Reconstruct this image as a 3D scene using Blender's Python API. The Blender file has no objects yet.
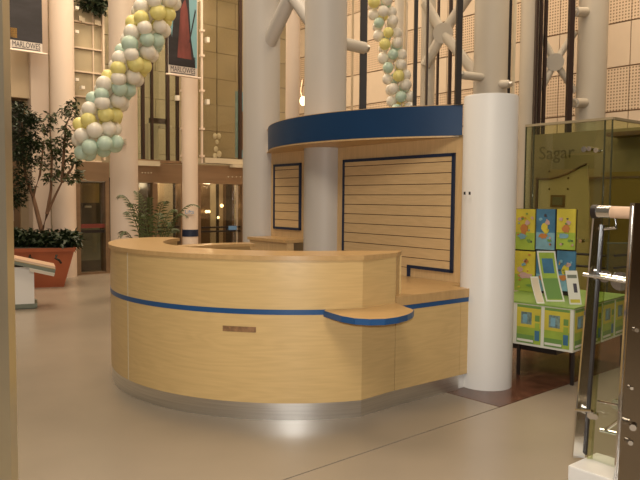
import bpy, bmesh, math, random
from mathutils import Vector, Matrix
random.seed(7)
S = bpy.context.scene
COL = S.collection
# ------------------------------------------------------------------ camera
F, HY, ROLL, EYE = 680.0, 199.0, 0.0085, 1.5
PITCH = math.atan((240 - HY) / F)
FW = Vector((0, math.cos(PITCH), -math.sin(PITCH)))
UP0 = Vector((0, math.sin(PITCH), math.cos(PITCH)))
RT0 = Vector((1, 0, 0))
RT = RT0 * math.cos(ROLL) + UP0 * math.sin(ROLL)
UPV = UP0 * math.cos(ROLL) - RT0 * math.sin(ROLL)
CAM = Vector((0, 0, EYE))
cd = bpy.data.cameras.new('camera')
cd.sensor_width = 36.0
cd.lens = 36.0 * F / 640.0
cd.clip_start = 0.05
cam = bpy.data.objects.new('camera', cd)
COL.objects.link(cam)
m = Matrix((RT, UPV, -FW)).transposed().to_4x4()
m.translation = CAM
cam.matrix_world = m
S.camera = cam

# ------------------------------------------------------------------ world, lights, exposure
S.view_settings.view_transform = 'Standard'
S.view_settings.look = 'None'
S.view_settings.gamma = 1.0
S.view_settings.use_curve_mapping = False
S.view_settings.exposure = 0.0
w = bpy.data.worlds.new('hall_ambience')
S.world = w
w.use_nodes = True
w.node_tree.nodes['Background'].inputs[0].default_value = (1.0, 0.80, 0.58, 1)
w.node_tree.nodes['Background'].inputs[1].default_value = 0.16

def area(name, loc, size, energy, color, target=None, sy=None):
    l = bpy.data.lights.new(name, 'AREA')
    l.energy = energy
    l.color = color
    l.shape = 'RECTANGLE'
    l.size = size
    l.size_y = sy or size
    o = bpy.data.objects.new(name, l)
    COL.objects.link(o)
    o.location = loc
    d = (Vector(target) - Vector(loc)) if target else Vector((0, 0, -1))
    o.rotation_euler = d.to_track_quat('-Z', 'Y').to_euler()
    return o
WARM = (1.0, 0.79, 0.56)
area('atrium_ceiling_light', (-2.5, 7.0, 8.6), 3.0, 330, WARM)
area('atrium_ceiling_light', (3.5, 8.0, 8.6), 3.0, 300, WARM)
area('atrium_ceiling_light', (-0.8, -2.0, 7.6), 3.0, 380, (1.0, 0.87, 0.70), (0.3, 4.5, 0.8))
area('atrium_ceiling_light', (-4.5, 11.0, 8.6), 2.5, 330, WARM)
area('gallery_fill_light', (-2.0, 13.2, 7.6), 2.5, 300, WARM)  # added fill lamp, unseen, to brighten the walls behind the gallery
area('gallery_fill_light', (4.0, 11.2, 7.6), 2.5, 160, WARM)  # second added fill lamp, also unseen
area('camera_flash', (0.03, -0.02, 1.62), 0.06, 95, (1.0, 0.98, 0.94), (0.1, 5, 1.05))

# ------------------------------------------------------------------ pixel helpers (photograph measured once, real positions)
def ray(x, y):
    return FW + RT * ((x - 320) / F) + UPV * ((240 - y) / F)
def onz(x, y, z=0.0):
    d = ray(x, y)
    return CAM + d * ((z - EYE) / d.z)
def at(x, y, Y):
    d = ray(x, y)
    return CAM + d * (Y / d.y)
class Plane:                                     # vertical plane through p along dir; normal faces the camera
    def __init__(s, p, d):
        s.p = Vector((p[0], p[1], 0)); s.d = Vector((d[0], d[1], 0)).normalized()
        n = Vector((s.d.y, -s.d.x, 0))
        if n.dot(Vector((-s.p.x, -s.p.y, 0))) < 0: n = -n
        s.n = n
    def hit(s, x, y):
        d = ray(x, y)
        q = CAM + d * ((s.p - CAM).dot(s.n) / d.dot(s.n))
        return (q - s.p).dot(s.d), q.z
    def w(s, t, z, off=0.0):
        v = s.p + s.d * t + s.n * off
        return Vector((v.x, v.y, z))
    def off(s, o):
        q = s.p + s.n * o
        return Plane((q.x, q.y), (s.d.x, s.d.y))

# ------------------------------------------------------------------ materials
def mat(name, col, rough=0.5, metal=0.0, noise=0.0, nscale=(4, 4, 4), bump=0.0, spec=0.5, trans=0.0, alpha=1.0, emit=None, es=1.0, detail=4.0):
    mt = bpy.data.materials.new(name)
    mt.use_nodes = True
    nt = mt.node_tree
    b = nt.nodes['Principled BSDF']
    b.inputs['Base Color'].default_value = (*col, 1)
    b.inputs['Roughness'].default_value = rough
    b.inputs['Metallic'].default_value = metal
    b.inputs['Specular IOR Level'].default_value = spec
    b.inputs['Transmission Weight'].default_value = trans
    b.inputs['Alpha'].default_value = alpha
    if emit:
        b.inputs['Emission Color'].default_value = (*emit, 1)
        b.inputs['Emission Strength'].default_value = es
    if noise or bump:
        tc = nt.nodes.new('ShaderNodeTexCoord')
        mp = nt.nodes.new('ShaderNodeMapping')
        mp.inputs['Scale'].default_value = nscale
        nz = nt.nodes.new('ShaderNodeTexNoise')
        nz.inputs['Scale'].default_value = 1.0
        nz.inputs['Detail'].default_value = detail
        nt.links.new(tc.outputs['Object'], mp.inputs[0])
        nt.links.new(mp.outputs[0], nz.inputs['Vector'])
        if noise:
            mx = nt.nodes.new('ShaderNodeMix'); mx.data_type = 'RGBA'
            mr = nt.nodes.new('ShaderNodeMapRange')
            mr.inputs['From Min'].default_value = 0.32; mr.inputs['From Max'].default_value = 0.68
            nt.links.new(nz.outputs['Fac'], mr.inputs['Value'])
            nt.links.new(mr.outputs[0], mx.inputs[0])
            mx.inputs[6].default_value = (*[c * (1 - noise) for c in col], 1)
            mx.inputs[7].default_value = (*[min(1, c * (1 + noise)) for c in col], 1)
            nt.links.new(mx.outputs[2], b.inputs['Base Color'])
        if bump:
            bp = nt.nodes.new('ShaderNodeBump')
            bp.inputs['Strength'].default_value = bump
            nt.links.new(nz.outputs['Fac'], bp.inputs['Height'])
            nt.links.new(bp.outputs[0], b.inputs['Normal'])
    return mt
def glass(name, tint, fac=0.85, rough=0.03):
    """pane: mostly see-through tint with a mirror-like coat"""
    mt = bpy.data.materials.new(name); mt.use_nodes = True
    nt = mt.node_tree; nt.nodes.clear()
    o = nt.nodes.new('ShaderNodeOutputMaterial')
    tr = nt.nodes.new('ShaderNodeBsdfTransparent'); tr.inputs[0].default_value = (*tint, 1)
    gl = nt.nodes.new('ShaderNodeBsdfGlossy'); gl.inputs['Roughness'].default_value = rough
    mx = nt.nodes.new('ShaderNodeMixShader'); mx.inputs[0].default_value = 1 - fac
    nt.links.new(tr.outputs[0], mx.inputs[1]); nt.links.new(gl.outputs[0], mx.inputs[2])
    nt.links.new(mx.outputs[0], o.inputs[0])
    return mt
def perforated(name, col, dark, scale, r):
    mt = mat(name, col, 0.7)
    nt = mt.node_tree; b = nt.nodes['Principled BSDF']
    uv = nt.nodes.new('ShaderNodeTexCoord')
    sc = nt.nodes.new('ShaderNodeVectorMath'); sc.operation = 'SCALE'; sc.inputs['Scale'].default_value = scale
    fr = nt.nodes.new('ShaderNodeVectorMath'); fr.operation = 'FRACTION'
    sb = nt.nodes.new('ShaderNodeVectorMath'); sb.operation = 'SUBTRACT'; sb.inputs[1].default_value = (.5, .5, 0)
    ln = nt.nodes.new('ShaderNodeVectorMath'); ln.operation = 'LENGTH'
    cm = nt.nodes.new('ShaderNodeMath'); cm.operation = 'LESS_THAN'; cm.inputs[1].default_value = r
    mx = nt.nodes.new('ShaderNodeMix'); mx.data_type = 'RGBA'
    mx.inputs[6].default_value = (*col, 1); mx.inputs[7].default_value = (*dark, 1)
    nt.links.new(uv.outputs['UV'], sc.inputs[0]); nt.links.new(sc.outputs[0], fr.inputs[0])
    nt.links.new(fr.outputs[0], sb.inputs[0]); nt.links.new(sb.outputs[0], ln.inputs[0])
    nt.links.new(ln.outputs['Value'], cm.inputs[0]); nt.links.new(cm.outputs[0], mx.inputs[0])
    nt.links.new(mx.outputs[2], b.inputs['Base Color'])
    return mt

def wood(name, col, rough, scale, contrast=0.12, vein=14.0):
    """fine streaked veneer with drifting cathedral figure"""
    mt = mat(name, col, rough)
    nt = mt.node_tree; b = nt.nodes['Principled BSDF']
    tc = nt.nodes.new('ShaderNodeTexCoord')
    def noise(sc, det, dist):
        mp = nt.nodes.new('ShaderNodeMapping'); mp.inputs['Scale'].default_value = sc
        nz = nt.nodes.new('ShaderNodeTexNoise'); nz.inputs['Scale'].default_value = 1.0
        nz.inputs['Detail'].default_value = det; nz.inputs['Distortion'].default_value = dist
        nt.links.new(tc.outputs['Object'], mp.inputs[0]); nt.links.new(mp.outputs[0], nz.inputs['Vector'])
        return nz.outputs['Fac']
    def math_(op, a, bv):
        n = nt.nodes.new('ShaderNodeMath'); n.operation = op
        nt.links.new(a, n.inputs[0])
        if isinstance(bv, (int, float)): n.inputs[1].default_value = bv
        else: nt.links.new(bv, n.inputs[1])
        return n.outputs[0]
    big = noise(tuple(c * .16 + .35 for c in scale), 2.0, .4)
    rings = math_('SINE', math_('MULTIPLY', big, vein * 6.28), 0)
    fine = noise(tuple(c * 3.2 for c in scale), 5.0, .2)
    f = math_('ADD', math_('MULTIPLY', rings, .10), fine)
    mr = nt.nodes.new('ShaderNodeMapRange'); mr.inputs['From Min'].default_value = .25; mr.inputs['From Max'].default_value = .75
    nt.links.new(f, mr.inputs['Value'])
    mx = nt.nodes.new('ShaderNodeMix'); mx.data_type = 'RGBA'
    nt.links.new(mr.outputs[0], mx.inputs[0])
    mx.inputs[6].default_value = (col[0] * (1 - contrast), col[1] * (1 - contrast * 1.25), col[2] * (1 - contrast * 1.6), 1)
    mx.inputs[7].default_value = (min(1, col[0] * (1 + contrast)), min(1, col[1] * (1 + contrast)), min(1, col[2] * (1 + contrast)), 1)
    nt.links.new(mx.outputs[2], b.inputs['Base Color'])
    return mt

M = {}
M['floor'] = mat('polished_beige_stone', (0.29, 0.242, 0.185), 0.27, noise=0.05, nscale=(1.2, 1.2, 1.2))
M['floor_brown'] = mat('polished_brown_granite', (0.115, 0.050, 0.030), 0.18, noise=0.35, nscale=(9, 9, 9), spec=0.5)
M['grout'] = mat('brown_grout', (0.15, 0.075, 0.045), 0.6)
M['maple'] = wood('maple_veneer', (0.59, 0.41, 0.18), 0.36, (1.3, 1.3, 26), .06)
M['maple_top'] = wood('maple_worktop', (0.50, 0.32, 0.14), 0.28, (3, 22, 3), .07)
M['maple_v'] = wood('maple_panel_upright', (0.58, 0.395, 0.195), 0.45, (22, 22, 1.2), .07)
M['slat'] = wood('maple_slat', (0.60, 0.42, 0.215), 0.45, (2.2, 2.2, 30), .06)
M['groove'] = mat('slat_groove', (0.10, 0.055, 0.03), 0.8)
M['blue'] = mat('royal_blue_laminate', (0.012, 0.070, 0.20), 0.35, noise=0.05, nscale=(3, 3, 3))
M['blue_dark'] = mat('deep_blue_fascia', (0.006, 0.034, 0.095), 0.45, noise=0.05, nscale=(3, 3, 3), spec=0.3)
M['navy'] = mat('navy_painted_trim', (0.008, 0.018, 0.050), 0.45)
M['steel'] = mat('brushed_stainless', (0.74, 0.72, 0.68), 0.36, 1.0, noise=0.08, nscale=(2, 2, 120))
M['darkened_chrome'] = mat('chrome_with_dark_reflection', (0.36, 0.32, 0.27), 0.16, 1.0)  # chrome post; the dark surroundings it mirrors are painted into the colour
M['faint'] = mat('faint_letter_film', (0.15, 0.12, 0.07), 0.6)
M['chrome'] = mat('polished_chrome', (0.75, 0.75, 0.75), 0.12, 1.0)
M['bronze'] = mat('bronze_metal', (0.34, 0.235, 0.15), 0.35, 0.7, noise=0.1, nscale=(1, 1, 8))
M['bronze_door'] = mat('dark_bronze', (0.20, 0.13, 0.075), 0.35, 0.5)
M['brass'] = mat('satin_brass_steel', (0.66, 0.60, 0.45), 0.36, 1.0, noise=0.05, nscale=(1, 1, 3))
M['white'] = mat('white_paint', (0.70, 0.68, 0.645), 0.45, noise=0.015, nscale=(2, 2, 2))
M['tall'] = mat('dimmed_white_column_paint', (0.52, 0.485, 0.44), 0.5, noise=0.02, nscale=(2, 2, 1))  # white columns; their dimmer light behind the flash is put into this grey
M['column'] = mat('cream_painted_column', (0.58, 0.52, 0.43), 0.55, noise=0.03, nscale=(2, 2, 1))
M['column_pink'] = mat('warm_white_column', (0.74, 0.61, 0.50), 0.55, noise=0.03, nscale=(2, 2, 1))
M['wall'] = mat('beige_plaster', (0.56, 0.44, 0.29), 0.7, noise=0.06, nscale=(1, 1, 1))
M['wall_tan'] = mat('tan_stone_wall', (0.40, 0.335, 0.215), 0.6, noise=0.12, nscale=(1.5, 1.5, 1.5))
M['panel'] = mat('beige_wall_panel', (0.66, 0.535, 0.40), 0.65, noise=0.03, nscale=(2, 2, 2))
M['perf'] = perforated('perforated_acoustic_panel', (0.68, 0.53, 0.38), (0.26, 0.18, 0.11), 20.0, 0.28)
M['joint'] = mat('panel_joint', (0.24, 0.16, 0.095), 0.8)
M['dark'] = mat('black_steel', (0.014, 0.009, 0.007), 0.45)
M['mull'] = mat('dark_brown_mullion', (0.035, 0.017, 0.012), 0.4)
M['pane_dark'] = mat('dark_interior', (0.035, 0.03, 0.024), 0.25)
M['glass'] = glass('clear_glass', (0.90, 0.93, 0.88), 0.93)
M['glass_green'] = glass('green_tinted_glass', (0.80, 0.82, 0.64), 0.93)
M['glass_smoke'] = glass('smoked_glass', (0.84, 0.82, 0.74), 0.93)
M['glass_edge'] = mat('glass_edge', (0.055, 0.062, 0.036), 0.25)
M['terracotta'] = mat('terracotta_paint', (0.33, 0.085, 0.032), 0.5, noise=0.08, nscale=(3, 3, 3))
M['soil'] = mat('soil', (0.03, 0.02, 0.012), 0.9)
M['bark'] = mat('tan_bark', (0.16, 0.085, 0.045), 0.8, noise=0.2, nscale=(20, 20, 5))
M['leaf_dark'] = mat('dark_green_leaf', (0.018, 0.032, 0.010), 0.5)
M['leaf'] = mat('green_leaf', (0.045, 0.062, 0.018), 0.5)
M['palm'] = mat('palm_frond_green', (0.065, 0.085, 0.022), 0.5)
M['b_white'] = mat('balloon_cream', (0.95, 0.90, 0.80), 0.3, spec=0.5)
M['b_yellow'] = mat('balloon_yellow', (0.93, 0.86, 0.34), 0.3)
M['b_green'] = mat('balloon_mint', (0.64, 0.80, 0.68), 0.3)
for k_ in ('b_white', 'b_yellow', 'b_green'):           # thin rubber lets light through
    nt_ = M[k_].node_tree; b_ = nt_.nodes['Principled BSDF']; o_ = nt_.nodes['Material Output']
    tl_ = nt_.nodes.new('ShaderNodeBsdfTranslucent'); tl_.inputs[0].default_value = b_.inputs['Base Color'].default_value
    ms_ = nt_.nodes.new('ShaderNodeMixShader'); ms_.inputs[0].default_value = 0.22
    nt_.links.new(b_.outputs[0], ms_.inputs[1]); nt_.links.new(tl_.outputs[0], ms_.inputs[2]); nt_.links.new(ms_.outputs[0], o_.inputs[0])
M['cream'] = mat('cream_panel', (0.58, 0.50, 0.36), 0.5)
M['lamp'] = mat('warm_lamp_glow', (1, 0.8, 0.5), 0.5, emit=(1.0, 0.72, 0.36), es=5.0)
M['grey_green'] = mat('grey_green_laminate', (0.15, 0.17, 0.13), 0.5)
M['ink'] = mat('dark_ink', (0.05, 0.045, 0.06), 0.6)
M['banner'] = mat('pale_banner_paper', (0.62, 0.56, 0.50), 0.6)
M['banner_sky'] = mat('banner_sky_blue', (0.20, 0.40, 0.46), 0.6)
M['banner_dark'] = mat('banner_night', (0.016, 0.014, 0.018), 0.6, noise=0.5, nscale=(2, 2, 6))
M['banner_red'] = mat('banner_maroon', (0.15, 0.036, 0.030), 0.6, noise=0.4, nscale=(6, 6, 2))
M['gold'] = mat('banner_gold', (0.42, 0.24, 0.06), 0.6)
M['p_yellow'] = mat('poster_yellow', (0.50, 0.43, 0.05), 0.5, noise=0.12, nscale=(6, 6, 6))
M['p_green'] = mat('poster_green', (0.27, 0.38, 0.05), 0.5, noise=0.15, nscale=(6, 6, 6))
M['p_blue'] = mat('poster_blue', (0.045, 0.15, 0.26), 0.5, noise=0.2, nscale=(9, 9, 9))
M['p_sky'] = mat('poster_light_blue', (0.16, 0.32, 0.40), 0.5, noise=0.15, nscale=(9, 9, 9))
M['p_orange'] = mat('poster_orange', (0.42, 0.17, 0.05), 0.5)
M['p_pink'] = mat('poster_pink', (0.45, 0.30, 0.28), 0.5)
M['p_white'] = mat('white_card', (0.62, 0.62, 0.54), 0.5)
M['t_green'] = mat('leaf_green_board', (0.20, 0.32, 0.07), 0.45)
M['t_darkgreen'] = mat('leaflet_dark_green', (0.13, 0.25, 0.06), 0.5)
M['photo'] = mat('printed_photo_grey_blue', (0.15, 0.22, 0.20), 0.5, noise=0.45, nscale=(30, 30, 30))
M['shop_wall'] = mat('olive_shop_wall', (0.27, 0.225, 0.13), 0.6, noise=0.1, nscale=(1.5, 1.5, 1.5))
M['red'] = mat('red_paint', (0.16, 0.03, 0.02), 0.5)
M['handrail'] = mat('pale_wood_handrail', (0.62, 0.42, 0.28), 0.35, noise=0.08, nscale=(20, 3, 3))
M['plaque'] = mat('brown_engraved_plaque', (0.24, 0.13, 0.06), 0.4, noise=0.3, nscale=(40, 40, 40))
M['yellow_int'] = mat('yellow_notice', (0.27, 0.19, 0.05), 0.6)
M['sign_blue'] = mat('blue_sign', (0.13, 0.27, 0.50), 0.5)

# ------------------------------------------------------------------ mesh helpers
def obj(name, bm, m, parent=None, smooth=False, bevel=0.0):
    me = bpy.data.meshes.new(name)
    if bevel:
        bmesh.ops.bevel(bm, geom=[e for e in bm.edges], offset=bevel, segments=2, affect='EDGES', profile=0.6)
    bmesh.ops.recalc_face_normals(bm, faces=bm.faces)
    bm.to_mesh(me); bm.free()
    ms = m if isinstance(m, (list, tuple)) else [m]
    for k in ms: me.materials.append(M[k])
    if smooth:
        for p in me.polygons: p.use_smooth = True
        me.set_sharp_from_angle(angle=math.radians(40))
    o = bpy.data.objects.new(name, me)
    COL.objects.link(o)
    if parent is not None:
        o.parent = parent
        o.matrix_parent_inverse = parent.matrix_basis.inverted()
    return o
def tag(o, label=None, cat=None, group=None, kind=None):
    if label: o['label'] = label
    if cat: o['category'] = cat
    if group: o['group'] = group
    if kind: o['kind'] = kind
    return o
def thing(name, loc, label, cat, group=None):
    o = bpy.data.objects.new(name, None)
    COL.objects.link(o)
    o.location = loc
    o.empty_display_size = 0.1
    return tag(o, label, cat, group)
def struct(name, loc=(0, 0, 0), label=None):
    o = bpy.data.objects.new(name, None)
    COL.objects.link(o); o.location = loc; o['kind'] = 'structure'
    if label: o['label'] = label
    return o
def new(): return bmesh.new()
def prism(bm, pts, z0, z1, mi=0, msides=None):
    lo = [bm.verts.new((p[0], p[1], z0)) for p in pts]
    hi = [bm.verts.new((p[0], p[1], z1)) for p in pts]
    n = len(pts)
    f = bm.faces.new(hi); f.material_index = mi
    f = bm.faces.new(lo[::-1]); f.material_index = mi
    for i in range(n):
        f = bm.faces.new((lo[i], lo[(i + 1) % n], hi[(i + 1) % n], hi[i]))
        f.material_index = mi if msides is None else msides
    return bm
def hexa(bm, q):                                 # q: 8 points, 4 near ring then 4 far ring
    v = [bm.verts.new(p) for p in q]
    for f in ((0, 1, 2, 3), (7, 6, 5, 4), (0, 4, 5, 1), (1, 5, 6, 2), (2, 6, 7, 3), (3, 7, 4, 0)):
        bm.faces.new([v[i] for i in f])
    return bm
def pb(bm, P, t0, t1, z0, z1, o0, o1):           # box on a vertical plane: along t, up z, out of the plane o0..o1
    return hexa(bm, [P.w(t0, z0, o1), P.w(t1, z0, o1), P.w(t1, z1, o1), P.w(t0, z1, o1),
                     P.w(t0, z0, o0), P.w(t1, z0, o0), P.w(t1, z1, o0), P.w(t0, z1, o0)])
def box(bm, x0, x1, y0, y1, z0, z1):
    return hexa(bm, [(x0, y0, z0), (x1, y0, z0), (x1, y0, z1), (x0, y0, z1), (x0, y1, z0), (x1, y1, z0), (x1, y1, z1), (x0, y1, z1)])
def ring(bm, c, r0, r1, a0, a1, z0, z1, n=48, mi=0):
    A = [a0 + (a1 - a0) * i / n for i in range(n + 1)]
    V = []
    for a in A:
        ca, sa = math.cos(a), math.sin(a)
        V.append([bm.verts.new((c[0] + r * ca, c[1] + r * sa, z)) for r, z in ((r0, z0), (r1, z0), (r1, z1), (r0, z1))])
    for i in range(n):
        for k in range(4):
            f = bm.faces.new((V[i][k], V[i][(k + 1) % 4], V[i + 1][(k + 1) % 4], V[i + 1][k])); f.material_index = mi
    bm.faces.new(V[0]); bm.faces.new(V[-1][::-1])
    return bm
def lathe(bm, c, prof, n=40, cap=True):
    R = []
    for r, z in prof:
        R.append([bm.verts.new((c[0] + r * math.cos(2 * math.pi * i / n), c[1] + r * math.sin(2 * math.pi * i / n), z)) for i in range(n)])
    for a, b in zip(R, R[1:]):
        for i in range(n):
            bm.faces.new((a[i], a[(i + 1) % n], b[(i + 1) % n], b[i]))
    if cap:
        bm.faces.new(R[0][::-1]); bm.faces.new(R[-1])
    return bm
def tube(bm, pts, rad, n=10):
    pts = [Vector(p) for p in pts]
    rad = rad if isinstance(rad, (list, tuple)) else [rad] * len(pts)
    R = []
    for i, p in enumerate(pts):
        d = (pts[min(i + 1, len(pts) - 1)] - pts[max(i - 1, 0)]).normalized()
        a = Vector((0, 0, 1)) if abs(d.z) < 0.95 else Vector((1, 0, 0))
        u = d.cross(a).normalized(); v = d.cross(u)
        R.append([bm.verts.new(p + (u * math.cos(2 * math.pi * k / n) + v * math.sin(2 * math.pi * k / n)) * rad[i]) for k in range(n)])
    for a, b in zip(R, R[1:]):
        for k in range(n):
            bm.faces.new((a[k], a[(k + 1) % n], b[(k + 1) % n], b[k]))
    bm.faces.new(R[0][::-1]); bm.faces.new(R[-1])
    return bm
def bar(bm, a, b, up, w, h):                     # rectangular bar from a to b
    a, b = Vector(a), Vector(b); d = (b - a).normalized()
    s = d.cross(Vector(up)).normalized(); u = s.cross(d)
    q = []
    for p in (a, b):
        q += [p - s * w / 2 - u * h / 2, p + s * w / 2 - u * h / 2, p + s * w / 2 + u * h / 2, p - s * w / 2 + u * h / 2]
    return hexa(bm, q)
def ball(bm, c, r, seg=12, rings=8, sz=1.0):
    mm = Matrix.Translation(c) @ Matrix.Diagonal((r, r, r * sz, 1))
    bmesh.ops.create_uvsphere(bm, u_segments=seg, v_segments=rings, radius=1.0, matrix=mm)
    return bm
def text_mesh(name, body, size, m, parent, mtx, depth=0.001):
    cu = bpy.data.curves.new(name, 'FONT')
    cu.body = body; cu.size = size; cu.extrude = depth; cu.align_x = 'CENTER'; cu.align_y = 'CENTER'; cu.resolution_u = 3
    tmp = bpy.data.objects.new(name, cu)
    me = bpy.data.meshes.new_from_object(tmp)
    bpy.data.objects.remove(tmp); bpy.data.curves.remove(cu)
    me.name = name
    me.materials.clear(); me.materials.append(M[m])
    o = bpy.data.objects.new(name, me)
    COL.objects.link(o)
    o.parent = parent
    o.matrix_parent_inverse = parent.matrix_basis.inverted()
    o.matrix_basis = mtx
    return o
def plane_mtx(P, t, z, off):                     # text frame lying on a plane, readable from the camera side
    xx = P.d if P.d.x > 0 else -P.d
    mm = Matrix((xx, Vector((0, 0, 1)), P.n)).transposed().to_4x4()
    mm.translation = P.w(t, z, off)
    return mm

# hall axes
U = (-0.635, 0.772)       # recedes to the left
V = (0.772, 0.635)        # recedes to the right
C1 = Vector((1.358, 5.49, 0))
WD = Vector((-0.608, 0.794, 0)).normalized()
WALL = Plane((C1.x, C1.y), (WD.x, WD.y))
T2 = (Vector((0.047, 7.21, 0)) - C1).dot(WD)
T3 = (Vector((-0.708, 8.197, 0)) - C1).dot(WD)
C2 = C1 + WD * T2
C3 = C1 + WD * T3

# ------------------------------------------------------------------ floor
D1 = Vector((0.752, 0.659, 0)); D2 = Vector((-0.659, 0.752, 0)); B0 = Vector((1.32, 4.868, 0))
def fr(a, b): return B0 + D1 * a + D2 * b
def frect(a0, a1, b0, b1): return [fr(a0, b0), fr(a1, b0), fr(a1, b1), fr(a0, b1)]
floor = obj('floor', prism(new(), frect(-24, 24, -24, 24), -0.06, -0.012), 'grout')
tag(floor, 'polished beige stone floor with brown granite inlay', kind='structure')
G = 0.005
for nm, r, k in (('stone_slab', (-20, 22, -20, -G), 'floor'), ('granite_slab', (G, 22, G, 1.5 - G), 'floor_brown')):
    obj(nm, prism(new(), frect(*r), -0.012, 0.0), k, floor)

obj('stone_slab', prism(new(), [fr(-20, G), fr(-G, G), fr(-G, 1.5), fr(22, 1.5), fr(22, 22), fr(-20, 22)], -0.012, 0.0), 'floor', floor)

# ------------------------------------------------------------------ back facade (lift side), recedes to the right
FA = Plane((-4.42, 13.2), V)
def fz(x, y): return FA.hit(x, y)[1]
def ft(x, y=200): return FA.hit(x, y)[0]
wl = struct('wall_left', FA.w(ft(0), 0), 'beige hall wall behind the lift lobby')
ZT = 8.0
def wpart(name, x0, x1, y0, y1, o0, o1, m, parent, zb=None, zt=None, P=FA, **k):
    xm, ym = (x0 + x1) / 2, (y0 + y1) / 2
    t0, t1 = P.hit(x0, ym)[0], P.hit(x1, ym)[0]
    za = P.hit(xm, y1)[1] if zb is None else zb
    zc = P.hit(xm, y0)[1] if zt is None else zt
    return obj(name, pb(new(), P, min(t0, t1), max(t0, t1), za, zc, o0, o1), m, parent, **k)
# deep backing walls
wpart('backing_panel', -120, 52, 0, 200, -1.7, -1.5, 'wall', wl, zb=0, zt=ZT)
wpart('backing_panel', 40, 116, 0, 200, -1.5, -1.3, 'wall', wl, zb=0, zt=ZT)
wpart('backing_panel', 112, 300, 0, 200, -1.6, -1.34, 'joint', wl, zb=0, zt=ZT)
zc = 0.0
while zc < ZT - .4:
    for tk in range(6):
        t_a = FA.hit(112, 200)[0] + (tk - .5 * (int(zc / .62) % 2)) * 1.05
        obj('stone_block', pb(new(), FA, t_a + .006, t_a + 1.044, zc + .006, zc + .614, -1.34, -1.30), 'wall_tan', wl)
    zc += .62
# plaster above the left doorway
wpart('plaster_panel', -60, 34, 53, 92, -0.5, -0.3, 'wall', wl, zt=ZT)
wpart('plaster_panel', 34, 52, 53, 92, -0.45, -0.2, 'column_pink', wl, zb=0, zt=ZT)
dl = struct('door_1', FA.w(ft(20), 0), 'dark brown doorway behind the potted tree')
wpart('door_frame', 10, 36, 92, 97, -0.52, -0.40, 'bronze_door', dl)
for x in (14, 23):
    lf = wpart('door_leaf', x - 3, x + 6, 160, 282, -0.60, -0.55, 'bronze_door', dl, zb=0)
    hx = x + 5 if x < 20 else x - 2
    wpart('handle', hx, hx + 1, 205, 222, -0.55, -0.52, 'steel', lf)
wpart('transom_panel', 10, 34, 97, 160, -0.62, -0.58, 'pane_dark', dl)

def lift(name, label, x0, x1, ytop, yhead, yb, strips, jambs):
    d = struct(name, FA.w(ft((x0 + x1) / 2), 0), label)
    wpart('header', x0, x1, ytop, yhead, -0.2, 0.05, 'bronze', d)
    for a, b in jambs:
        wpart('jamb', a, b, yhead, yb, -0.2, 0.04, 'bronze', d, zb=0)
    for a, b, m in strips:
        wpart('interior_panel', a, b, yhead - 4, yb, -.04, 0, m, d, zb=0, P=FA.off(-.6))
    wpart('glass_pane', x0, x1, yhead, yb, -0.1, -0.09, 'glass_smoke', d, zb=0.02)
    return d
dA = lift('door_2', 'bronze framed glass door left of the pale column', 76, 108, 162, 181, 277,
          [(70, 116, 'pane_dark')], [(76, 80), (105, 109)])
wpart('notice_board', 80, 108, 183, 203, -0.5, -0.45, 'yellow_int', dA)
for a, b, k in ((81, 88, 'bronze_door'), (92, 96, 'yellow_int')):
    wpart('notice', a, b, 186, 202, -0.45, -0.44, k, dA)
wpart('counter_front', 80, 108, 229, 262, -0.5, -0.4, 'grey_green', dA)
wpart('push_rail', 80, 105, 224, 228, -0.08, -0.02, 'red', dA)
wpart('push_rail', 80, 105, 230, 233, -0.08, -0.02, 'dark', dA)
wpart('kick_plate', 76, 109, 272, 277, -0.12, 0.03, 'bronze', dA, zb=0.0)
wpart('head_rail', 80, 105, 178, 182, -0.12, 0.0, 'steel', dA)
wpart('cab_light', 94, 100, 206, 208, -0.5, -0.44, 'p_white', dA)
dB = lift('door_3', 'bronze lift doors behind the palm', 136, 183, 164, 183, 277,
          [(130, 152, 'pane_dark'), (156, 164, 'wall'), (164, 173, 'cream'), (173, 176, 'dark'), (176, 190, 'leaf_dark')],
          [(152, 157), (180, 184), (135, 138)])
dC = lift('door_4', 'bronze lift doors between thin column and wide column', 196, 250, 166, 184, 277,
          [(192, 211, 'bronze_door'), (210, 216, 'cream'), (216, 219, 'dark'), (219, 223, 'wall'), (223, 226, 'bronze_door'), (226, 232, 'dark'), (232, 256, 'bronze_door')],
          [(196, 200), (241, 246)])
wpart('mullion', 236.5, 238.5, 185, 276, -0.09, -0.02, 'steel', dC, zb=0)
for y in (226.5, 230.5):
    wpart('guard_rail', 200, 241, y, y + 1.6, -0.06, -0.02, 'dark', dC)
    wpart('guard_rail', 157, 180, y, y + 1.6, -0.06, -0.02, 'dark', dB)
wpart('notice', 229, 237, 226, 230, -0.05, -0.01, 'sign_blue', dC)
for x, y, r in ((217.5, 212, .035), (220, 212, .035), (233, 206, .04), (229.5, 218, .03)):
    t, z = FA.hit(x, y)
    obj('lift_lamp', ball(new(), FA.w(t, z, -0.48), r, 10, 8), 'lamp', dC, smooth=True)
for x in (141, 144, 147, 150):
    t, z = FA.hit(x, 173); obj('floor_indicator', ball(new(), FA.w(t, z, 0.055), 0.016, 8, 6), 'cream', dB, smooth=True)
for x in (227, 231, 235, 239):
    t, z = FA.hit(x, 177); obj('floor_indicator', ball(new(), FA.w(t, z, 0.055), 0.016, 8, 6), 'cream', dC, smooth=True)
for x, d_ in ((214, dC), (161, dB)):
    l = bpy.data.lights.new('lift_fill_light', 'POINT'); l.energy = 9; l.color = WARM; l.shadow_soft_size = .08  # added point lamp that brightens the dark lift interior
    o = bpy.data.objects.new('lift_fill_light', l); COL.objects.link(o); o.location = FA.w(FA.hit(x, 200)[0], 1.78, -.3)
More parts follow.
